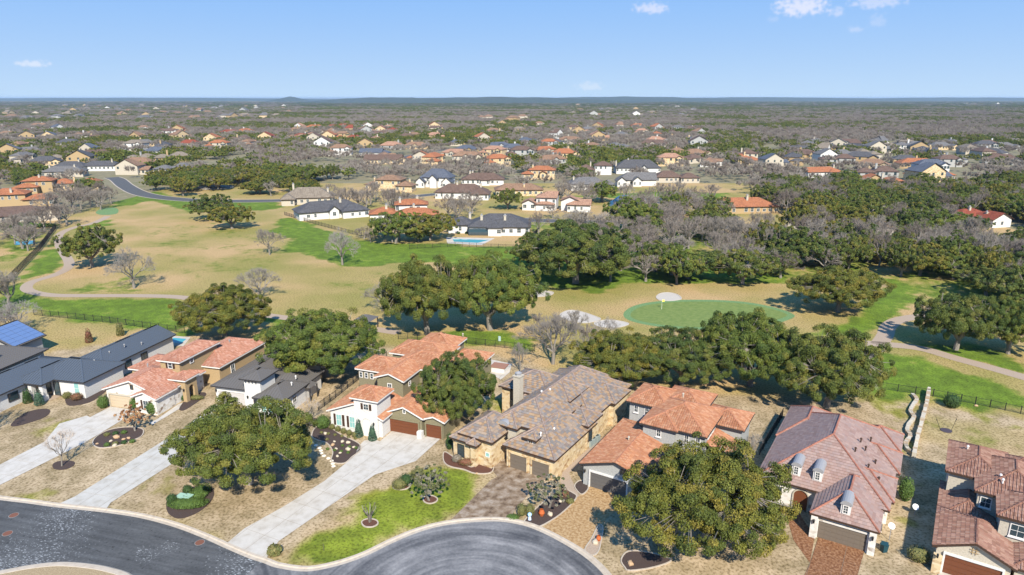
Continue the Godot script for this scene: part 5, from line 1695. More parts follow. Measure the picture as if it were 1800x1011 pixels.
func small_things() -> void:
	var gr := [Color(0.06, 0.10, 0.02), Color(0.08, 0.13, 0.03)]
	var dk := [Color(0.03, 0.06, 0.018), Color(0.045, 0.08, 0.022)]
	var ol := [Color(0.12, 0.12, 0.04), Color(0.16, 0.14, 0.05), Color(0.09, 0.10, 0.03)]
	var bl := [Color(0.06, 0.11, 0.07), Color(0.045, 0.085, 0.055)]
	var rd := [Color(0.16, 0.07, 0.04), Color(0.12, 0.09, 0.04)]
	shrub(182, 717, Vector3(1.7, 2.1, 1.7), gr, "clipped barrel-shaped shrub left of the cream garage door", 0.12, 1600)
	shrub(239, 721, Vector3(1.6, 2.2, 1.6), gr, "clipped barrel shrub between cream garage and shuttered window", 0.12, 1600)
	shrub(269, 728, Vector3(1.7, 2.3, 1.7), gr, "clipped barrel shrub right of the shuttered window", 0.12, 1600)
	shrub(49, 708, Vector3(1.5, 2.6, 1.5), dk, "dark conical evergreen beside the white porch columns", 0.14, 1200, 0.6)
	shrub(70, 712, Vector3(1.6, 2.7, 1.6), bl, "blue-green conical evergreen before the white porch columns", 0.14, 1200, 0.6)
	shrub(631, 768, Vector3(1.4, 2.9, 1.4), bl, "tall cone evergreen left of the white arched entry", 0.12, 1500, 0.75)
	shrub(655, 774, Vector3(1.4, 2.5, 1.4), bl, "cone evergreen right of the white arched entry", 0.12, 1500, 0.75)
	shrub(568, 752, Vector3(2.2, 2.0, 2.2), gr, "big round green bush at the corner of the white tower house", 0.14, 1500)
	for i in 5: shrub(584 + i * 10, 755 + i * 3.4, Vector3(0.9, 0.9, 0.9), ol, "small olive bush in the row under the shuttered windows", 0.1, 400, 0.0, "olive bushes under the white wall")
	shrub(330, 888, Vector3(5.0, 0.8, 2.6), gr, "low curved green hedge round the utility boxes", 0.13, 2600)
	shrub(352, 870, Vector3(2.4, 0.9, 3.6), gr, "low green hedge arm reaching toward the oak", 0.13, 1600)
	shrub(303, 885, Vector3(1.2, 1.3, 1.2), dk, "round dark bush at the end of the utility hedge", 0.12, 800)
	shrub(330, 866, Vector3(1.2, 1.0, 1.2), dk, "small dark bush behind the utility boxes", 0.12, 600)
	shrub(702, 858, Vector3(1.9, 1.3, 1.9), ol, "olive ball shrub with yellow tips in the lawn bed", 0.11, 1000)
	shrub(714, 852, Vector3(1.9, 1.5, 1.9), dk, "dark ball shrub behind the olive one in the lawn bed", 0.11, 1000)
	shrub(734, 842, Vector3(1.8, 1.5, 1.8), ol, "ball shrub half hidden by the small grey-green tree", 0.11, 1000)
	for p in [[917, 904], [931, 904]]: shrub(p[0], p[1], Vector3(1.2, 1.3, 1.9), ol, "rounded olive shrub pair at the brown driveway edge", 0.1, 900, 0.0, "olive shrubs by the brown driveway")
	shrub(902, 910, Vector3(1.6, 0.25, 1.2), gr, "flat green ground cover patch at the kerb", 0.1, 500)
	shrub(483, 974, Vector3(1.5, 1.0, 1.5), ol, "tufted ornamental grass clump at the driveway mouth", 0.3, 500)
	shrub(820, 818, Vector3(2.4, 1.0, 1.2), rd, "reddish low shrub under the limestone wall", 0.12, 700)
	shrub(803, 812, Vector3(1.4, 1.1, 1.2), [Color(0.2, 0.17, 0.14), Color(0.13, 0.12, 0.08)], "grey twiggy shrub by the limestone corner", 0.12, 600)
	shrub(790, 790, Vector3(1.0, 2.6, 1.0), dk, "narrow dark climber on the limestone corner", 0.12, 600)
	shrub(990, 872, Vector3(1.4, 0.9, 1.4), rd, "red-brown shrub in the black mulch bed", 0.12, 500)
	shrub(1002, 884, Vector3(1.0, 0.6, 1.0), ol, "yellow-green grass tuft in the black mulch bed", 0.15, 300)
	shrub(118, 700, Vector3(1.4, 1.1, 1.4), ol, "olive bush in the bed before the white porch", 0.12, 700)
	shrub(135, 703, Vector3(2.0, 1.2, 1.6), rd, "red-brown bush in the bed before the white porch", 0.12, 900)
	for p in [[287, 722, 0.9], [295, 716, 0.7], [303, 711, 0.9]]: shrub(p[0], p[1], Vector3(p[2], p[2] * 0.9, p[2]), gr, "small round bush along the rubble side wall", 0.1, 350, 0.0, "round bushes along the rubble wall")
	shrub(323, 704, Vector3(1.0, 1.0, 1.0), dk, "dark round bush before the arched porch", 0.1, 400)
	shrub(345, 702, Vector3(2.6, 0.7, 1.2), ol, "low hedge strip beside the arched porch", 0.12, 700)
	shrub(1672, 716, Vector3(2.5, 2.3, 2.5), dk, "lone round dark bush by the wire fence", 0.16, 1500)
	shrub(1614, 985, Vector3(2.6, 1.6, 2.2), ol, "twiggy rounded bush beside the brown garage", 0.12, 1100)
	shrub(1590, 880, Vector3(1.6, 3.2, 1.8), gr, "tall leafy shrub against the dormer house side", 0.16, 1400)
	shrub(212, 590, Vector3(1.6, 3.0, 1.6), ol, "small yellow-green tree behind the dark metal roof", 0.18, 900, 0.4)
	shrub(157, 602, Vector3(1.6, 3.0, 1.6), rd, "small rusty conifer behind the dark metal roof", 0.18, 900, 0.6)
	for i in 7: shrub(188 + (i % 4) * 15, 784 - (i / 4) * 18 - (i % 4) * 2, Vector3(0.9, 0.5, 0.9), [gr, ol, dk][i % 3], "small clump among the boulders of the island bed", 0.1, 260, 0.0, "clumps in the boulder bed")
	for i in 14: shrub(565 + (i * 37) % 62, 762 + (i * 23) % 44, Vector3(0.5, 0.35, 0.5), [ol, gr][i % 2], "small tuft in the dark mulch of the stone garden", 0.1, 120, 0.0, "tufts in the stone garden")
	for i in 7: shrub(806 + i * 14, 411.5 - i * 0.2, Vector3(1.3, 0.9, 1.3), dk, "clipped ball bush below the pool villa wall", 0.2, 200, 0.0, "ball bushes at the pool villa")
	shrub(45, 400, Vector3(26, 2.0, 2.5), gr, "long clipped green hedge before the arched-bay house", 0.4, 1600)
	# boulders and stepping stones
	var rng := RandomNumberGenerator.new()
	rng.seed = 21
	for p in [[205, 770, 1.4], [202, 784, 1.1], [217, 773, 0.7], [170, 781, 0.6], [226, 771, 0.8], [195, 776, 0.7], [572, 763, 0.9], [588, 777, 0.6], [612, 779, 0.9], [602, 777, 0.8], [622, 787, 0.7], [591, 790, 0.7], [598, 797, 0.6], [612, 791, 1.1], [585, 783, 0.9], [593, 803, 0.7], [838, 833, 0.5], [967, 905, 1.0], [985, 882, 0.7], [1046, 955, 1.2], [1108, 992, 1.1], [1716, 714, 0.8]]:
		var b := MB.new()
		b.ball(Vector3.ZERO, Vector3(p[2] * 0.42, p[2] * 0.22, p[2] * 0.3), 5, 8, Color(0.46, 0.39, 0.29) if rng.randf() < 0.7 else Color(0.40, 0.27, 0.16))
		for i in b.v.size():
			var q := b.v[i]
			b.v[i] = q * (1.0 + 0.22 * sin(q.x * 9.0 + p[0]) * cos(q.z * 11.0 + q.y * 7.0))
		var o := put("boulder", b.mesh(), M.stone)
		o.position = G(p[0], p[1]) + Vector3(0, p[2] * 0.12, 0)
		o.rotation.y = rng.randf() * TAU
		tag(o, "pale limestone boulder lying in a garden bed", "boulder", "boulders in the garden beds")
	for i in 14:
		var b := MB.new()
		b.tube(Vector3.ZERO, Vector3(0, 0.06, 0), 0.3, 0.27, 7, Color(0.64, 0.58, 0.48), true)
		var o := put("stepping_stone", b.mesh(), M.stone)
		o.position = G(533 + i * 4.3 + sin(i * 1.3) * 3.0, 760 + i * 4.6)
		tag(o, "flat pale stepping stone on the path past the oak", "stepping stone", "stepping stones by the stone garden")
	# air conditioners beside the limestone house
	for i in 3:
		var ac := thing("air_conditioner", "grey outdoor air conditioner unit against the limestone side wall", "air conditioner", G(1036 + i * 6.0, 784 - i * 4.6), -deg_to_rad(32), "air conditioners beside the limestone house")
		var m := MB.new()
		m.bx(0, 0.45, 0, 0.9, 0.9, 0.9, Color(0.24, 0.28, 0.27))
		put("cabinet", m.mesh(), M.plain, ac)
		m = MB.new()
		m.tube(Vector3(0, 0.9, 0), Vector3(0, 0.95, 0), 0.38, 0.36, 12, Color(0.05, 0.06, 0.06), true)
		put("fan_grille", m.mesh(), M.plain, ac)
	# satellite dishes
	for p in [[1563, 950, 1.9, "white satellite dish on a pole beside the dormer house garage"], [1023, 790, 2.6, "white satellite dish beside the limestone garage wall"], [1607, 905, 1.1, "white satellite dish in the shaded side yard"]]:
		var d := thing("satellite_dish", p[3], "satellite dish", G(p[0], p[1]))
		var m := MB.new()
		m.tube(Vector3.ZERO, Vector3(0, p[2], 0), 0.04, 0.04, 6)
		put("pole", m.mesh(), M.metal_zinc, d)
		m = MB.new()
		for i in 10:
			var t0 := TAU * i / 10
			var t1 := TAU * (i + 1) / 10
			m.tri(Vector3(0, 0, -0.12), Vector3(cos(t0) * 0.42, sin(t0) * 0.38, 0), Vector3(cos(t1) * 0.42, sin(t1) * 0.38, 0))
		var dish := put("dish", m.mesh(), M.white_paint, d)
		dish.position = Vector3(0, p[2], 0.05)
		dish.rotation = Vector3(-0.75, 0.2, 0)
	# wheeled bin
	var bin := thing("wheeled_bin", "dark teal wheeled bin beside the dormer house garage", "bin", G(1553, 970), -deg_to_rad(32))
	var m := MB.new()
	m.tube(Vector3(0, 0.05, 0), Vector3(0, 1.0, 0), 0.36, 0.46, 4, Color.WHITE, true)
	put("bin_body", m.mesh(), M.bin_teal, bin)
	m = MB.new()
	m.bx(0, 1.04, 0, 0.72, 0.07, 0.76)
	put("lid", m.mesh(), M.bin_teal, bin)
	for s in [-1, 1]:
		m = MB.new()
		m.tube(Vector3(s * 0.28, 0.12, -0.36), Vector3(s * 0.34, 0.12, -0.36), 0.12, 0.12, 10, Color.WHITE, true)
		put("wheel", m.mesh(), M.iron, bin)
	# utility cabinets in the hedge
	for i in 2:
		m = MB.new()
		m.bx(0, 0.35, 0, 1.0, 0.7, 0.9, Color(0.20, 0.34, 0.27))
		m.bx(0, 0.72, 0, 1.06, 0.06, 0.96, Color(0.27, 0.42, 0.34))
		var o := put("utility_cabinet", m.mesh(), M.plain)
		o.position = G(320 + i * 11.0, 880 + i * 1.0)
		o.rotation.y = -0.3
		tag(o, "pale green utility cabinet inside the low hedge", "utility box", "utility cabinets in the hedge")
	m = MB.new()
	m.tube(Vector3.ZERO, Vector3(0, 0.9, 0), 0.3, 0.28, 8, Color(0.32, 0.42, 0.40), true)
	var ub := put("utility_post", m.mesh(), M.plain)
	ub.position = G(878, 599)
	tag(ub, "small pale utility post on the green strip behind the tower house", "utility box")
	# golf cart on the path
	var cart := thing("golf_cart", "white golf cart on the cart path behind the oaks", "golf cart", G(583, 566), 0.4)
	m = MB.new()
	m.bx(0, 0.55, 0, 1.2, 0.45, 2.3)
	m.bx(0, 0.85, 0.3, 1.1, 0.3, 0.6)
	put("body", m.mesh(), M.white_paint, cart)
	m = MB.new()
	m.bx(0, 1.85, 0, 1.25, 0.08, 1.9)
	put("canopy", m.mesh(), M.white_paint, cart)
	for sx in [-1, 1]:
		for sz in [-1, 1]:
			m = MB.new()
			m.tube(Vector3(sx * 0.5, 0.25, sz * 0.8), Vector3(sx * 0.64, 0.25, sz * 0.8), 0.25, 0.25, 12, Color.WHITE, true)
			put("wheel", m.mesh(), M.iron, cart)
			m = MB.new()
			m.tube(Vector3(sx * 0.55, 0.7, sz * 0.75), Vector3(sx * 0.55, 1.85, sz * 0.75), 0.025, 0.025, 5)
			put("canopy_post", m.mesh(), M.iron, cart)
	# pavilion roofs by the back fences
	for p in [[645, 578, "dark-roofed garden pavilion peeking from behind the wide oak"], [543, 700, "small dark-roofed grill shelter beside the charcoal-roofed house"]]:
		var pv := thing("garden_pavilion", p[2], "pavilion", G(p[0], p[1]), -deg_to_rad(18))
		m = MB.new()
		var hw := 2.0 if p[0] > 600 else 1.2
		for i in 4:
			var a := PI / 4 + PI / 2 * i
			var b := PI / 4 + PI / 2 * (i + 1)
			m.tri(Vector3(cos(a) * hw * 1.4, 2.4, sin(a) * hw * 1.4), Vector3(0, 3.3, 0), Vector3(cos(b) * hw * 1.4, 2.4, sin(b) * hw * 1.4))
		put("roof", m.mesh(), M.metal_grey, pv)
		for i in 4:
			var a := PI / 4 + PI / 2 * i
			m = MB.new()
			m.bx(cos(a) * hw * 1.2, 1.2, sin(a) * hw * 1.2, 0.18, 2.4, 0.18)
			put("post", m.mesh(), M.trim_dark, pv)
	# outdoor kitchen of the tower house
	var ok := thing("outdoor_kitchen", "brown-topped white outdoor kitchen block on the patio", "kitchen counter", G(878, 652), -deg_to_rad(20.5))
	m = MB.new()
	m.bx(0, 0.5, 0, 2.6, 1.0, 2.0)
	put("counter_base", m.mesh(), M.stucco_white, ok)
	m = MB.new()
	m.bx(0, 1.05, 0, 2.9, 0.12, 2.3, Color(0.26, 0.14, 0.10))
	put("counter_top", m.mesh(), M.plain, ok)
	# low white garden wall right of the single garage
	m = MB.new()
	var wa := G(778, 771)
	var wb := G(806, 737)
	m.beam(Vector3(0, 0.6, 0), wb - wa + Vector3(0, 0.6, 0), 0.3, 1.2)
	var lw := put("low_wall", m.mesh(), M.stucco_white)
	lw.position = wa
	tag(lw, "low white wall beside the single brown garage door", "wall")
	# pots and yard pieces
	for p in [[1052, 951, 0.7, "glazed orange jar lying in the gravel bed"], [952, 907, 0.9, "rust orange urn in the black mulch bed"]]:
		m = MB.new()
		m.tube(Vector3.ZERO, Vector3(0, p[2] * 0.5, 0), p[2] * 0.22, p[2] * 0.42, 10)
		m.tube(Vector3(0, p[2] * 0.5, 0), Vector3(0, p[2], 0), p[2] * 0.42, p[2] * 0.24, 10)
		var o := put("garden_pot", m.mesh(), M.orange_pot)
		o.position = G(p[0], p[1])
		tag(o, p[3], "pot")
	var fig := MB.new()
	fig.tube(Vector3.ZERO, Vector3(0, 0.5, 0), 0.22, 0.14, 8, Color(0.5, 0.6, 0.75), true)
	fig.ball(Vector3(0, 0.72, 0), Vector3(0.26, 0.24, 0.26), 6, 8, Color(0.35, 0.55, 0.8))
	var fo := put("birdbath", fig.mesh(), M.plain)
	fo.position = G(931, 914)
	tag(fo, "small blue and white garden ornament at the kerb bed", "ornament")
	var sw := thing("yard_fire_ring", "round dark mat between thin bent poles in the dry yard", "yard frame", G(1663, 757))
	m = MB.new()
	m.tube(Vector3.ZERO, Vector3(0, 0.06, 0), 0.8, 0.8, 14, Color(0.06, 0.05, 0.06), true)
	put("mat", m.mesh(), M.plain, sw)
	for s in [-1, 1]:
		m = MB.new()
		m.tube(Vector3(s * 0.8, 0.05, 0), Vector3(s * 1.4, 1.5, -0.3), 0.03, 0.03, 5)
		m.tube(Vector3(s * 1.4, 1.5, -0.3), Vector3(s * 1.5, 1.8, -0.3), 0.06, 0.05, 5, Color.WHITE, true)
		put("pole", m.mesh(), M.iron, sw)
	# blue screen by the pond
	var bs := GP([[1070, 366], [1088, 353], [1103, 351]])
	m = MB.new()
	for i in 2: m.beam(bs[i] - bs[0] + Vector3(0, 1.2, 0), bs[i + 1] - bs[0] + Vector3(0, 1.2, 0), 0.2, 2.4)
	var bo := put("blue_screen", m.mesh(), M.blue_tarp)
	bo.position = bs[0]
	tag(bo, "bright blue cloth screen standing at the pond end", "screen")
	# parked cars by the far drive
	for p in [[1238, 376, 1.2, "white_paint"], [1224, 384, 0.6, "metal_grey"]]:
		var car := thing("parked_car", "white car parked on the far drive" if p[3] == "white_paint" else "grey car parked on the far drive", "car", G(p[0], p[1]), p[2])
		m = MB.new()
		m.bx(0, 0.62, 0, 1.8, 0.55, 4.5)
		m.bx(0, 1.12, -0.2, 1.55, 0.5, 2.3)
		put("body", m.mesh(), M[p[3]], car)
		m = MB.new()
		m.bx(0, 1.1, -0.2, 1.58, 0.32, 2.36)
		put("window_band", m.mesh(), M.glass, car)
		for sx in [-1, 1]:
			for sz in [-1, 1]:
				m = MB.new()
				m.tube(Vector3(sx * 0.8, 0.33, sz * 1.4), Vector3(sx * 0.94, 0.33, sz * 1.4), 0.33, 0.33, 10, Color.WHITE, true)
				put("wheel", m.mesh(), M.iron, car)

# ---------------------------------------------------------------- the wooded suburb beyond
var house_spots := []
var clear_spots := []      # [x, z, half width, depth in front]
var clear_polys := []

func open_here(x: float, z: float) -> bool:
	for c in clear_spots:
		if absf(x - c[0]) < c[2] and z > c[1] - c[2] and z < c[1] + c[3]: return false
	var p := Vector2(x, z)
	for poly in clear_polys:
		if Geometry2D.is_point_in_polygon(p, poly): return false
	return true

func clear_areas() -> void:
	for p in [[[30, 540], [95, 398], [190, 366], [215, 345], [330, 352], [480, 350], [500, 378], [640, 425], [930, 440], [925, 470], [1100, 500], [1400, 490], [1545, 480], [1640, 500], [1830, 560], [1830, 800], [940, 640], [300, 600], [60, 560]], [[-60, 1100], [-60, 560], [400, 580], [1830, 640], [1830, 1100]], [[430, 270], [330, 292], [290, 300], [330, 302], [440, 288]], [[500, 300], [560, 284], [640, 288], [620, 300], [560, 312]], [[1030, 338], [1280, 326], [1330, 350], [1280, 372], [1060, 372]], [[860, 356], [1090, 372], [1060, 392], [880, 388]], [[1330, 258], [1370, 252], [1375, 272], [1345, 275]]]:
		clear_polys.append(to2(GP(p)))

func far_house_protos() -> Array:
	var out := []
	var plans := [
		[[-11, 9, 0, 12, 3.4, 0.55, "u", false, false], [4, 11, -4, 7, 3.2, 0.55, "v", true, false]],
		[[-10, 8, 0, 11, 5.8, 0.5, "u", false, false], [-13, -5, -3, 7, 3.3, 0.5, "v", false, false], [2, 7, -1, 6, 5.6, 0.6, "v", true, false]],
		[[-13, 12, 0, 13, 3.3, 0.5, "u", false, false], [-4, 2, -2, 6, 3.4, 0.7, "v", true, false]],
		[[-8, 8, 0, 12, 6.0, 0.55, "v", true, false], [6, 14, 2, 11, 3.2, 0.5, "u", false, true]],
		[[-12, 0, 0, 10, 3.4, 0.45, "u", false, false], [-2, 12, 2, 13, 4.0, 0.5, "u", false, false]]]
	for plan in plans:
		var w := MB.new()
		var r := MB.new()
		for b in plan:
			w.skirt(PackedVector3Array([L3(b[0] + 0.5, 0, b[2] + 0.5), L3(b[1] - 0.5, 0, b[2] + 0.5), L3(b[1] - 0.5, 0, b[3] - 0.5), L3(b[0] + 0.5, 0, b[3] - 0.5)]), 0.0, b[4] + 0.2)
			if b[7] and b[6] == "v":
				var um: float = (b[0] + b[1]) * 0.5
				w.tri(L3(b[0] + 0.5, b[4] + 0.2, b[2] + 0.5), L3(b[1] - 0.5, b[4] + 0.2, b[2] + 0.5), L3(um, b[4] + (b[1] - b[0]) * 0.5 * b[5] - 0.05, b[2] + 0.5))
			for f in roof_faces(b):
				roof_plane(r, f)
				roof_plane(r, f, 0.25)
		out.append([w.mesh(), r.mesh(), plan])
	return out

func far_houses() -> void:
	var protos := far_house_protos()
	var wm := MB.new()
	wm.bx(0, 0, 0, 1.3, 1.5, 0.12)
	var win := wm.mesh()
	var cm := MB.new()
	cm.bx(0, 4.0, 0, 1.1, 8.0, 1.1)
	cm.bx(0, 8.05, 0, 1.3, 0.2, 1.3)
	var chim := cm.mesh()
	var tone := {"roof_orange": "orange tile", "roof_red": "red tile", "roof_tan": "tan tile", "roof_brown": "brown tile", "roof_grey": "grey shingle", "roof_dark": "charcoal", "roof_beige": "beige", "roof_slate": "slate blue", "roof_pale": "pale pink tile"}
	var rng := RandomNumberGenerator.new()
	rng.seed = 99
	# pixel box of a cluster, rows, columns, roofs, walls
	var zones := [
		[0, 222, 310, 312, 6, 10, ["roof_dark", "roof_grey", "roof_tan", "roof_slate", "roof_brown", "roof_beige"], "among the bare trees left of the fairway"],
		[300, 228, 500, 268, 3, 5, ["roof_tan", "roof_red", "roof_beige", "roof_brown", "roof_orange"], "beyond the far lawn"],
		[505, 222, 780, 252, 4, 9, ["roof_orange", "roof_tan", "roof_red", "roof_pale", "roof_brown"], "in the hillside cluster behind the stone lodge"],
		[850, 208, 960, 240, 3, 4, ["roof_tan", "roof_beige", "roof_pale"], "on the rise behind the woods"],
		[780, 246, 1000, 272, 2, 5, ["roof_dark", "roof_slate", "roof_tan", "roof_orange"], "between the woods and the road"],
		[980, 222, 1240, 268, 4, 8, ["roof_tan", "roof_orange", "roof_grey", "roof_brown", "roof_pale"], "in the cluster behind the charcoal roof"],
		[1160, 268, 1360, 300, 2, 5, ["roof_tan", "roof_brown", "roof_orange", "roof_pale"], "beside the pond neighbourhood"],
		[1380, 292, 1720, 330, 3, 6, ["roof_orange", "roof_brown", "roof_tan", "roof_orange", "roof_slate"], "among the oaks before the grey-roofed subdivision"],
		[560, 255, 1000, 300, 3, 9, ["roof_tan", "roof_brown", "roof_orange", "roof_slate", "roof_pale"], "between the stone lodge and the pond houses"],
		[1400, 252, 1810, 290, 5, 13, ["roof_grey", "roof_brown", "roof_beige", "roof_grey", "roof_dark"], "in the grey-roofed subdivision"],
		[1340, 278, 1520, 302, 2, 5, ["roof_brown", "roof_slate", "roof_orange", "roof_tan"], "in front of the grey-roofed subdivision"],
		[0, 186, 520, 212, 5, 13, ["roof_grey", "roof_beige", "roof_grey", "roof_tan"], "in the far subdivision near the skyline"],
		[1000, 184, 1240, 206, 3, 7, ["roof_grey", "roof_tan", "roof_beige"], "on the distant wooded slope"],
		[1640, 178, 1800, 186, 2, 5, ["roof_grey", "roof_beige"], "at the skyline"]]
	for z in zones:
		for j in z[4]:
			for i in z[5]:
				if rng.randf() < 0.12: continue
				var px: float = z[0] + (z[2] - z[0]) * (i + rng.randf_range(0.1, 0.9)) / z[5]
				var py: float = z[1] + (z[3] - z[1]) * (j + rng.randf_range(0.15, 0.85)) / z[4]
				var at := G(px, py)
				var shut := false
				for c in house_spots:
					if absf(at.x - c.x) < 23.0 and absf(at.z - c.y) < 17.0: shut = true
				var p2 := Vector2(at.x, at.z)
				for poly in clear_polys:
					if Geometry2D.is_point_in_polygon(p2, poly): shut = true
				if shut: continue
				house_spots.append(p2)
				var k := rng.randi() % protos.size()
				var rf: String = z[6][rng.randi() % z[6].size()]
				var wall: String = ["stucco_white", "stucco_cream", "stucco_grey", "limestone", "stucco_tan"][rng.randi() % 5]
				var o := thing("suburban_house", "small distant house with %s roof %s" % [tone[rf], z[7]], "house", at, rng.randf_range(-0.6, 0.6) + (PI / 2 if rng.randf() < 0.25 else 0.0), "distant %s roofs %s" % [tone[rf], z[7]])
				var s := rng.randf_range(0.92, 1.15) * (1.4 if py < 215 else 1.0)
				o.scale = Vector3(s, s, s)
				put("wall", protos[k][0], M[wall], o)
				put("roof", protos[k][1], M[rf], o)
				if py > 215:
					for b in protos[k][2]:
						for q in 3:
							var w := put("window", win, M.glass, o)
							w.position = L3(lerpf(b[0], b[1], (q + 0.5) / 3.0), b[4] - 1.3, b[2] + 0.47)
					if rng.randf() < 0.6: put("chimney", chim, M[wall], o).position = L3(rng.randf_range(-5, 5), 0, 7)
				clear_spots.append([at.x, at.z, 12.0 * s, 36.0 if py > 215 else 80.0])

var marks := []   # [x, z, short name] of things one can find
func size_word(t: Array) -> String:
	var wide: float = t[2]
	var high: float = t[3]
	return ("broad" if wide > 1.05 else ("slender" if wide < 0.85 else "rounded")) + (" tall" if high > 0.98 else (" low" if high < 0.85 else ""))
func near_words(x: float, z: float) -> String:
	var a := []
	for m in marks: a.append([Vector2(x - m[0], z - m[1]).length(), m[2]])
	a.sort_custom(func(p, q): return p[0] < q[0])
	if a[0][0] < 26.0: return "beside the " + a[0][1]
	var w := "between the %s and the %s" % [a[0][1], a[1][1]]
	return w if w.split(" ").size() <= 11 else "near the " + a[0][1]

func woodland() -> void:
	for m in [[260, 343, "curved far road"], [1000, 389, "straight far road"], [1440, 408, "cream garden wall"], [1180, 352, "pond"], [430, 352, "head of the fairway"], [1700, 430, "right end of the far road"], [1300, 470, "rough behind the putting green"], [1600, 470, "rough past the round oak"], [60, 440, "dark left fence"]]:
		var p := G(m[0], m[1])
		marks.append([p.x, p.z, m[2]])
	for c in get_children():
		if c is Node3D and c.has_meta("category") and c.get_meta("category") == "house" and not c.name.begins_with("suburban"):
			marks.append([c.position.x, c.position.z, String(c.name).replace("_", " ")])
	var rng := RandomNumberGenerator.new()
	rng.seed = 4242
	var patch := FastNoiseLite.new()
	patch.seed = 6
	patch.frequency = 0.0032
	patch.fractal_octaves = 3
	var gaps := FastNoiseLite.new()
	gaps.seed = 16
	gaps.frequency = 0.012
	for l in [[[196, 308], [230, 336], [300, 350], [560, 350]], [[880, 386], [1200, 398], [1420, 409], [1680, 428], [1830, 440]], [[600, 296], [720, 274], [850, 258]], [[700, 348], [800, 338]]]:
		var w := GP(l)
		for i in w.size() - 1:
			for k in 12:
				var p := w[i].lerp(w[i + 1], k / 12.0)
				clear_spots.append([p.x, p.z, 7.0, 24.0])
	var oaks := []
	var bares := []
	# distance bands: [from, to, spacing]
	for band in [[150.0, 420.0, 9.5], [420.0, 900.0, 8.8], [900.0, 1800.0, 11.0], [1800.0, 3600.0, 19.0], [3600.0, 9000.0, 60.0]]:
		var d: float = band[0]
		while d < band[1]:
			var half := d * 0.80 + 20.0
			var x := -half
			while x < half:
				var px: float = x + rng.randf_range(-0.45, 0.45) * band[2]
				var pz: float = -d + rng.randf_range(-0.45, 0.45) * band[2]
				x += band[2]
				var e := patch.get_noise_2d(px, pz)
				if gaps.get_noise_2d(px, pz) > (0.42 if d > 420.0 else (0.14 if px < 0.1 * d else 0.4)): continue
				if d < 1900.0 and not open_here(px, pz): continue
				# evergreen patches; the grove on the right and the far ridges are mostly evergreen
				var ever := 0.26 + e * 1.5
				if px > 0.50 * d and d < 330.0: ever += 0.15
				elif px > 0.12 * d and d < 330.0: ever -= 0.12
				if px < -0.45 * d and d < 330.0: ever = 0.0
				if d > 2700.0: ever += 0.45 if px > -0.3 * d else 0.15
				var big: float = 1.0 if d < 1800.0 else (1.7 if d < 3600.0 else 4.2)
				var t := [px, pz, rng.randf_range(0.72, 1.2) * big, rng.randf_range(0.75, 1.1) * (1.0 if d < 1800.0 else 1.1), rng.randf() * TAU, rng.randi() % 4, d]
				if rng.randf() < ever: oaks.append(t)
				else: bares.append(t)
			d += band[2]
	# the thickets either side of the far road: mostly grey and leafless south of it, oaks among them north of it
	for th in [[[[1085, 396], [1200, 400], [1330, 408], [1560, 420], [1830, 444], [1830, 490], [1560, 472], [1400, 474], [1250, 446], [1130, 424]], 7.5, 0.16, 0.42], [[[1345, 332], [1830, 330], [1830, 424], [1600, 402], [1350, 388]], 10.0, 0.58, 0.45], [[[1110, 364], [1300, 368], [1345, 384], [1200, 390], [1110, 384]], 8.5, 0.15, 0.30], [[[600, 415], [700, 420], [720, 432], [640, 424]], 6.0, 0.2, 0.3], [[[1000, 355], [1060, 352], [1320, 358], [1330, 366], [1060, 366]], 9.0, 0.2, 0.4], [[[930, 560], [1010, 575], [1090, 585], [1080, 640], [980, 655], [930, 640]], 6.5, 0.0, 0.55]]:
		var poly := to2(GP(th[0]))
		var lo := poly[0]
		var hi := poly[0]
		for p in poly:
			lo = lo.min(p)
			hi = hi.max(p)
		var z := lo.y
		while z < hi.y:
			var x := lo.x
			while x < hi.x:
				var p := Vector2(x + rng.randf_range(-0.45, 0.45) * th[1], z + rng.randf_range(-0.45, 0.45) * th[1])
				x += th[1]
				if rng.randf() < th[3] or not Geometry2D.is_point_in_polygon(p, poly): continue
				var shut := false
				for c in clear_spots:
					if c[2] < 10.0 and absf(p.x - c[0]) < 5.0 and absf(p.y - c[1]) < 6.0: shut = true
					elif c[2] >= 10.0 and absf(p.x - c[0]) < 14.0 and p.y > c[1] - 14.0 and p.y < c[1] + 24.0: shut = true
				if shut: continue
				var small := 0.55 if -p.y < 160.0 else 1.0
				var t := [p.x, p.y, rng.randf_range(0.7, 1.15) * small, rng.randf_range(0.75, 1.25) * small, rng.randf() * TAU, rng.randi() % 4, -p.y]
				if rng.randf() < th[2]: oaks.append(t)
				else: bares.append(t)
			z += th[1]
	oaks.sort_custom(func(p, q): return p[6] < q[6])
	bares.sort_custom(func(p, q): return p[6] < q[6])
	var rest_o := [[], [], [], []]
	var rest_b := [[], [], []]
	for i in oaks.size():
		var t: Array = oaks[i]
		if i < 270:
			tree_of("oak", "grove_oak", "%s evergreen oak %s" % [size_word(t), near_words(t[0], t[1])], "tree", Vector3(t[0], 0, t[1]), t[4], Vector3(t[2] * 1.05, t[3], t[2] * 0.92) * 1.02, oak_mid[t[5]] if t[6] < 420.0 else oak_far[t[5]], "evergreen oaks beyond the fairway")
		else: rest_o[t[5]].append(t)
	for i in bares.size():
		var t: Array = bares[i]
		if i < 300:
			tree_of("bare", "grove_bare_tree", "%s leafless grey tree %s" % [size_word(t), near_words(t[0], t[1])], "tree", Vector3(t[0], 0, t[1]), t[4], Vector3(t[2], t[3], t[2]) * 1.08, bare_mid[t[5]], "leafless trees beyond the fairway")
		else: rest_b[t[5] % 3].append(t)
	for k in 4: scatter("distant_evergreen_wood", "far evergreen woodland stretching to the skyline", oak_far[k], rest_o[k], M.leaf, 1.0)
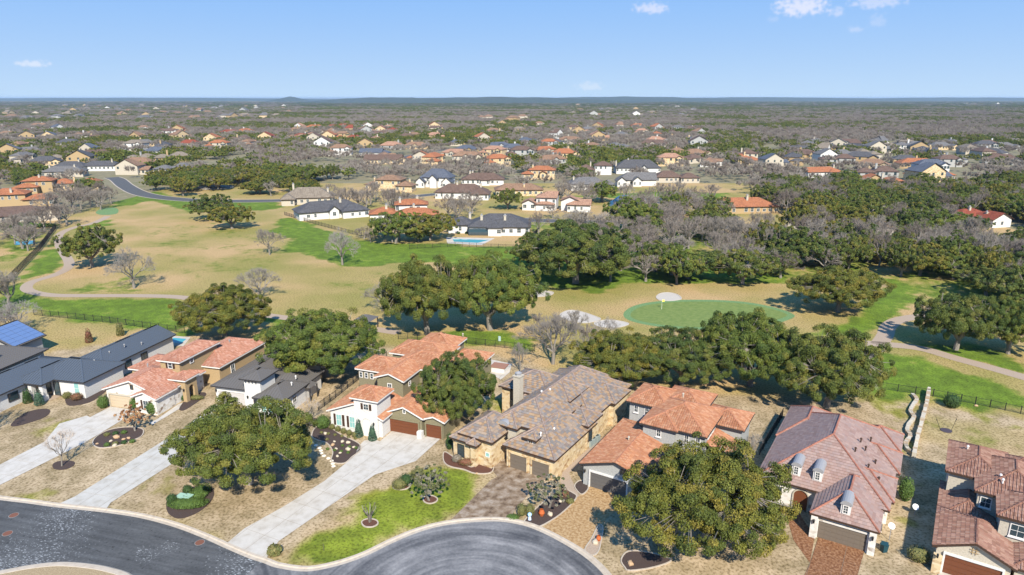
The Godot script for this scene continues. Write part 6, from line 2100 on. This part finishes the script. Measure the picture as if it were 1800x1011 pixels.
	for k in 3: scatter("distant_leafless_wood", "far grey leafless woodland stretching to the skyline", bare_far[k], rest_b[k], M.twig, 1.12)

func scatter(called: String, label: String, set_: Array, list: Array, m: Material, s: float) -> void:
	if list.is_empty(): return
	var merged: Mesh = set_[1]
	var mm := MultiMesh.new()
	mm.transform_format = MultiMesh.TRANSFORM_3D
	mm.mesh = merged
	mm.instance_count = list.size()
	for i in list.size():
		var t: Array = list[i]
		mm.set_instance_transform(i, Transform3D(Basis(Vector3.UP, t[4]).scaled(Vector3(t[2] * s, t[3] * s, t[2] * s)), Vector3(t[0], -0.5, t[1])))
	var o := MultiMeshInstance3D.new()
	o.multimesh = mm
	o.material_override = m
	o.name = numbered(called)
	add_child(o)
	tag(o, label, "woodland", "", "stuff")

func hills() -> void:
	# low wooded rises on the skyline
	for h in [[525, 9000.0, 150.0, 64.0], [860, 6800.0, 1700.0, 57.0], [1090, 9000.0, 1900.0, 64.0], [690, 7200.0, 1000.0, 54.0], [1330, 11000.0, 3200.0, 58.0], [1660, 12000.0, 3200.0, 56.0], [250, 12000.0, 5200.0, 51.0]]:
		var x: float = (h[0] - 900.0) / FOCAL * h[1]
		var mb := MB.new()
		var n := 24
		var rng := RandomNumberGenerator.new()
		rng.seed = int(h[0])
		var prev := Vector3.ZERO
		var pts := []
		for i in n + 1:
			var t := float(i) / n
			pts.append(Vector3(x + (t - 0.5) * 2.0 * h[2], sin(PI * t) * h[3] * rng.randf_range(0.93, 1.05), -h[1]))
		for i in n:
			var a: Vector3 = pts[i]
			var b: Vector3 = pts[i + 1]
			mb.quad(Vector3(a.x, -1, a.z + 900), Vector3(b.x, -1, b.z + 900), b, a)
			mb.quad(Vector3(b.x, -1, b.z - 900), Vector3(a.x, -1, a.z - 900), a, b)
		var m: StandardMaterial3D = M.hill
		structure("hill", mb.mesh(), m)

func make_sky() -> Texture2D:
	# fair-weather cumulus, laid out over the whole sky; those in view stand where the photograph has them
	var w := 4096
	var h := 2048
	var im := Image.create(w, h, false, Image.FORMAT_RGBA8)
	im.fill(Color(1, 1, 1, 0))
	var f := FastNoiseLite.new()
	f.seed = 9
	f.frequency = 0.06
	f.fractal_octaves = 5
	f.fractal_gain = 0.6
	var list := []
	for c in [[1408, 12, 92, 42, 1.0], [1143, 15, 66, 22, 0.8], [1542, 4, 90, 26, 0.6], [1470, 22, 26, 18, 0.55], [1502, 52, 26, 12, 0.35], [56, 112, 50, 12, 0.6], [1036, 152, 60, 18, 0.3], [1540, 38, 30, 26, 0.25], [1360, 34, 20, 10, 0.2]]:
		var dx: float = (c[0] - 900.0) / FOCAL
		var dy: float = -(c[1] - 505.5) / FOCAL
		var d := Vector3(dx, dy * cos(PITCH) - sin(PITCH), -(cos(PITCH) + dy * sin(PITCH))).normalized()
		list.append([atan2(d.x, -d.z), asin(d.y), c[2] / FOCAL, c[3] / FOCAL, c[4]])
	var rng := RandomNumberGenerator.new()
	rng.seed = 31
	for i in 70:
		var az := rng.randf_range(-PI, PI)
		var el := rng.randf_range(0.05, 0.9)
		if absf(az) < 0.75 and el < 0.18: continue
		list.append([az, el, rng.randf_range(0.04, 0.12), rng.randf_range(0.015, 0.04), rng.randf_range(0.3, 0.9)])
	for c in list:
		var cx: float = c[0] / TAU * w
		var cy: float = (0.5 - c[1] / PI) * h
		var rx: float = maxf(c[2] / TAU * w * 0.46 / cos(c[1]), 5.0)
		var ry: float = maxf(c[3] / PI * h * 0.46, 3.0)
		for y in range(int(cy - ry), int(cy + ry) + 1):
			for x in range(int(cx - rx), int(cx + rx) + 1):
				var e := Vector2((x - cx) / rx, (y - cy) / ry * (1.5 if y > cy else 0.9))
				var v := 1.0 - e.length() + f.get_noise_2d(x * 3.0, y * 4.0) * 0.9
				var a: float = clampf(v * 1.8, 0.0, 1.0) * c[4]
				if a > 0.01 and y > 0 and y < h:
					var xi := posmod(x, w)
					var old := im.get_pixel(xi, y)
					if a > old.a: im.set_pixel(xi, y, Color(1, 1, 1, a))
	return ImageTexture.create_from_image(im)

func _ready() -> void:
	var cam := Camera3D.new()
	cam.name = "camera"
	cam.position = Vector3(0, EYE, 0)
	cam.rotation = Vector3(-PITCH, 0, 0)
	cam.fov = rad_to_deg(2.0 * atan(505.5 / FOCAL))
	cam.far = 40000.0
	cam.near = 0.5
	add_child(cam)
	var env := Environment.new()
	env.background_mode = Environment.BG_SKY
	var sm := ProceduralSkyMaterial.new()
	sm.sky_top_color = lin(0.058, 0.225, 0.56)
	sm.sky_horizon_color = lin(0.318, 0.425, 0.545)
	sm.sky_curve = 0.10
	sm.ground_bottom_color = Color(0.35, 0.34, 0.30)
	sm.ground_horizon_color = lin(0.25, 0.30, 0.34)
	sm.sun_angle_max = 1.0
	sm.sky_cover = make_sky()
	sm.sky_cover_modulate = lin(0.24, 0.14, 0.03)
	var sky := Sky.new()
	sky.sky_material = sm
	env.sky = sky
	env.tonemap_mode = Environment.TONE_MAPPER_LINEAR
	env.tonemap_exposure = 1.75
	env.sdfgi_enabled = true
	env.ssao_enabled = true
	env.ssil_enabled = true
	env.fog_enabled = true
	env.fog_density = 0.00004
	env.fog_light_color = Color(0.68, 0.79, 0.90)
	var we := WorldEnvironment.new()
	we.environment = env
	add_child(we)
	var sun := DirectionalLight3D.new()
	sun.name = "sun"
	sun.light_energy = 1.6
	sun.light_color = Color(1.0, 0.965, 0.905)
	sun.light_angular_distance = 0.5
	sun.shadow_enabled = true
	sun.rotation = Vector3(-deg_to_rad(40.0), deg_to_rad(10.0), 0)
	add_child(sun)
	make_materials()
	var hm := mat("hill", lin(0.06, 0.08, 0.055), 1.0)
	world_tex(hm, noise_tex(0.05, [[0.1, Color(0.7, 0.7, 0.7)], [0.9, Color.WHITE]], 256, 51), 900.0)
	make_ground()
	make_streets()
	ground_features()
	hills()
	near_houses()
	mid_houses()
	make_trees()
	placed_trees()
	small_things()
	fences()
	for c in get_children():
		if c is Node3D and c.has_meta("category") and c.get_meta("category") == "house":
			clear_spots.append([c.position.x, c.position.z - 5.0, 16.0, 36.0])
			house_spots.append(Vector2(c.position.x, c.position.z - 5.0))
	clear_areas()
	far_houses()
	woodland()
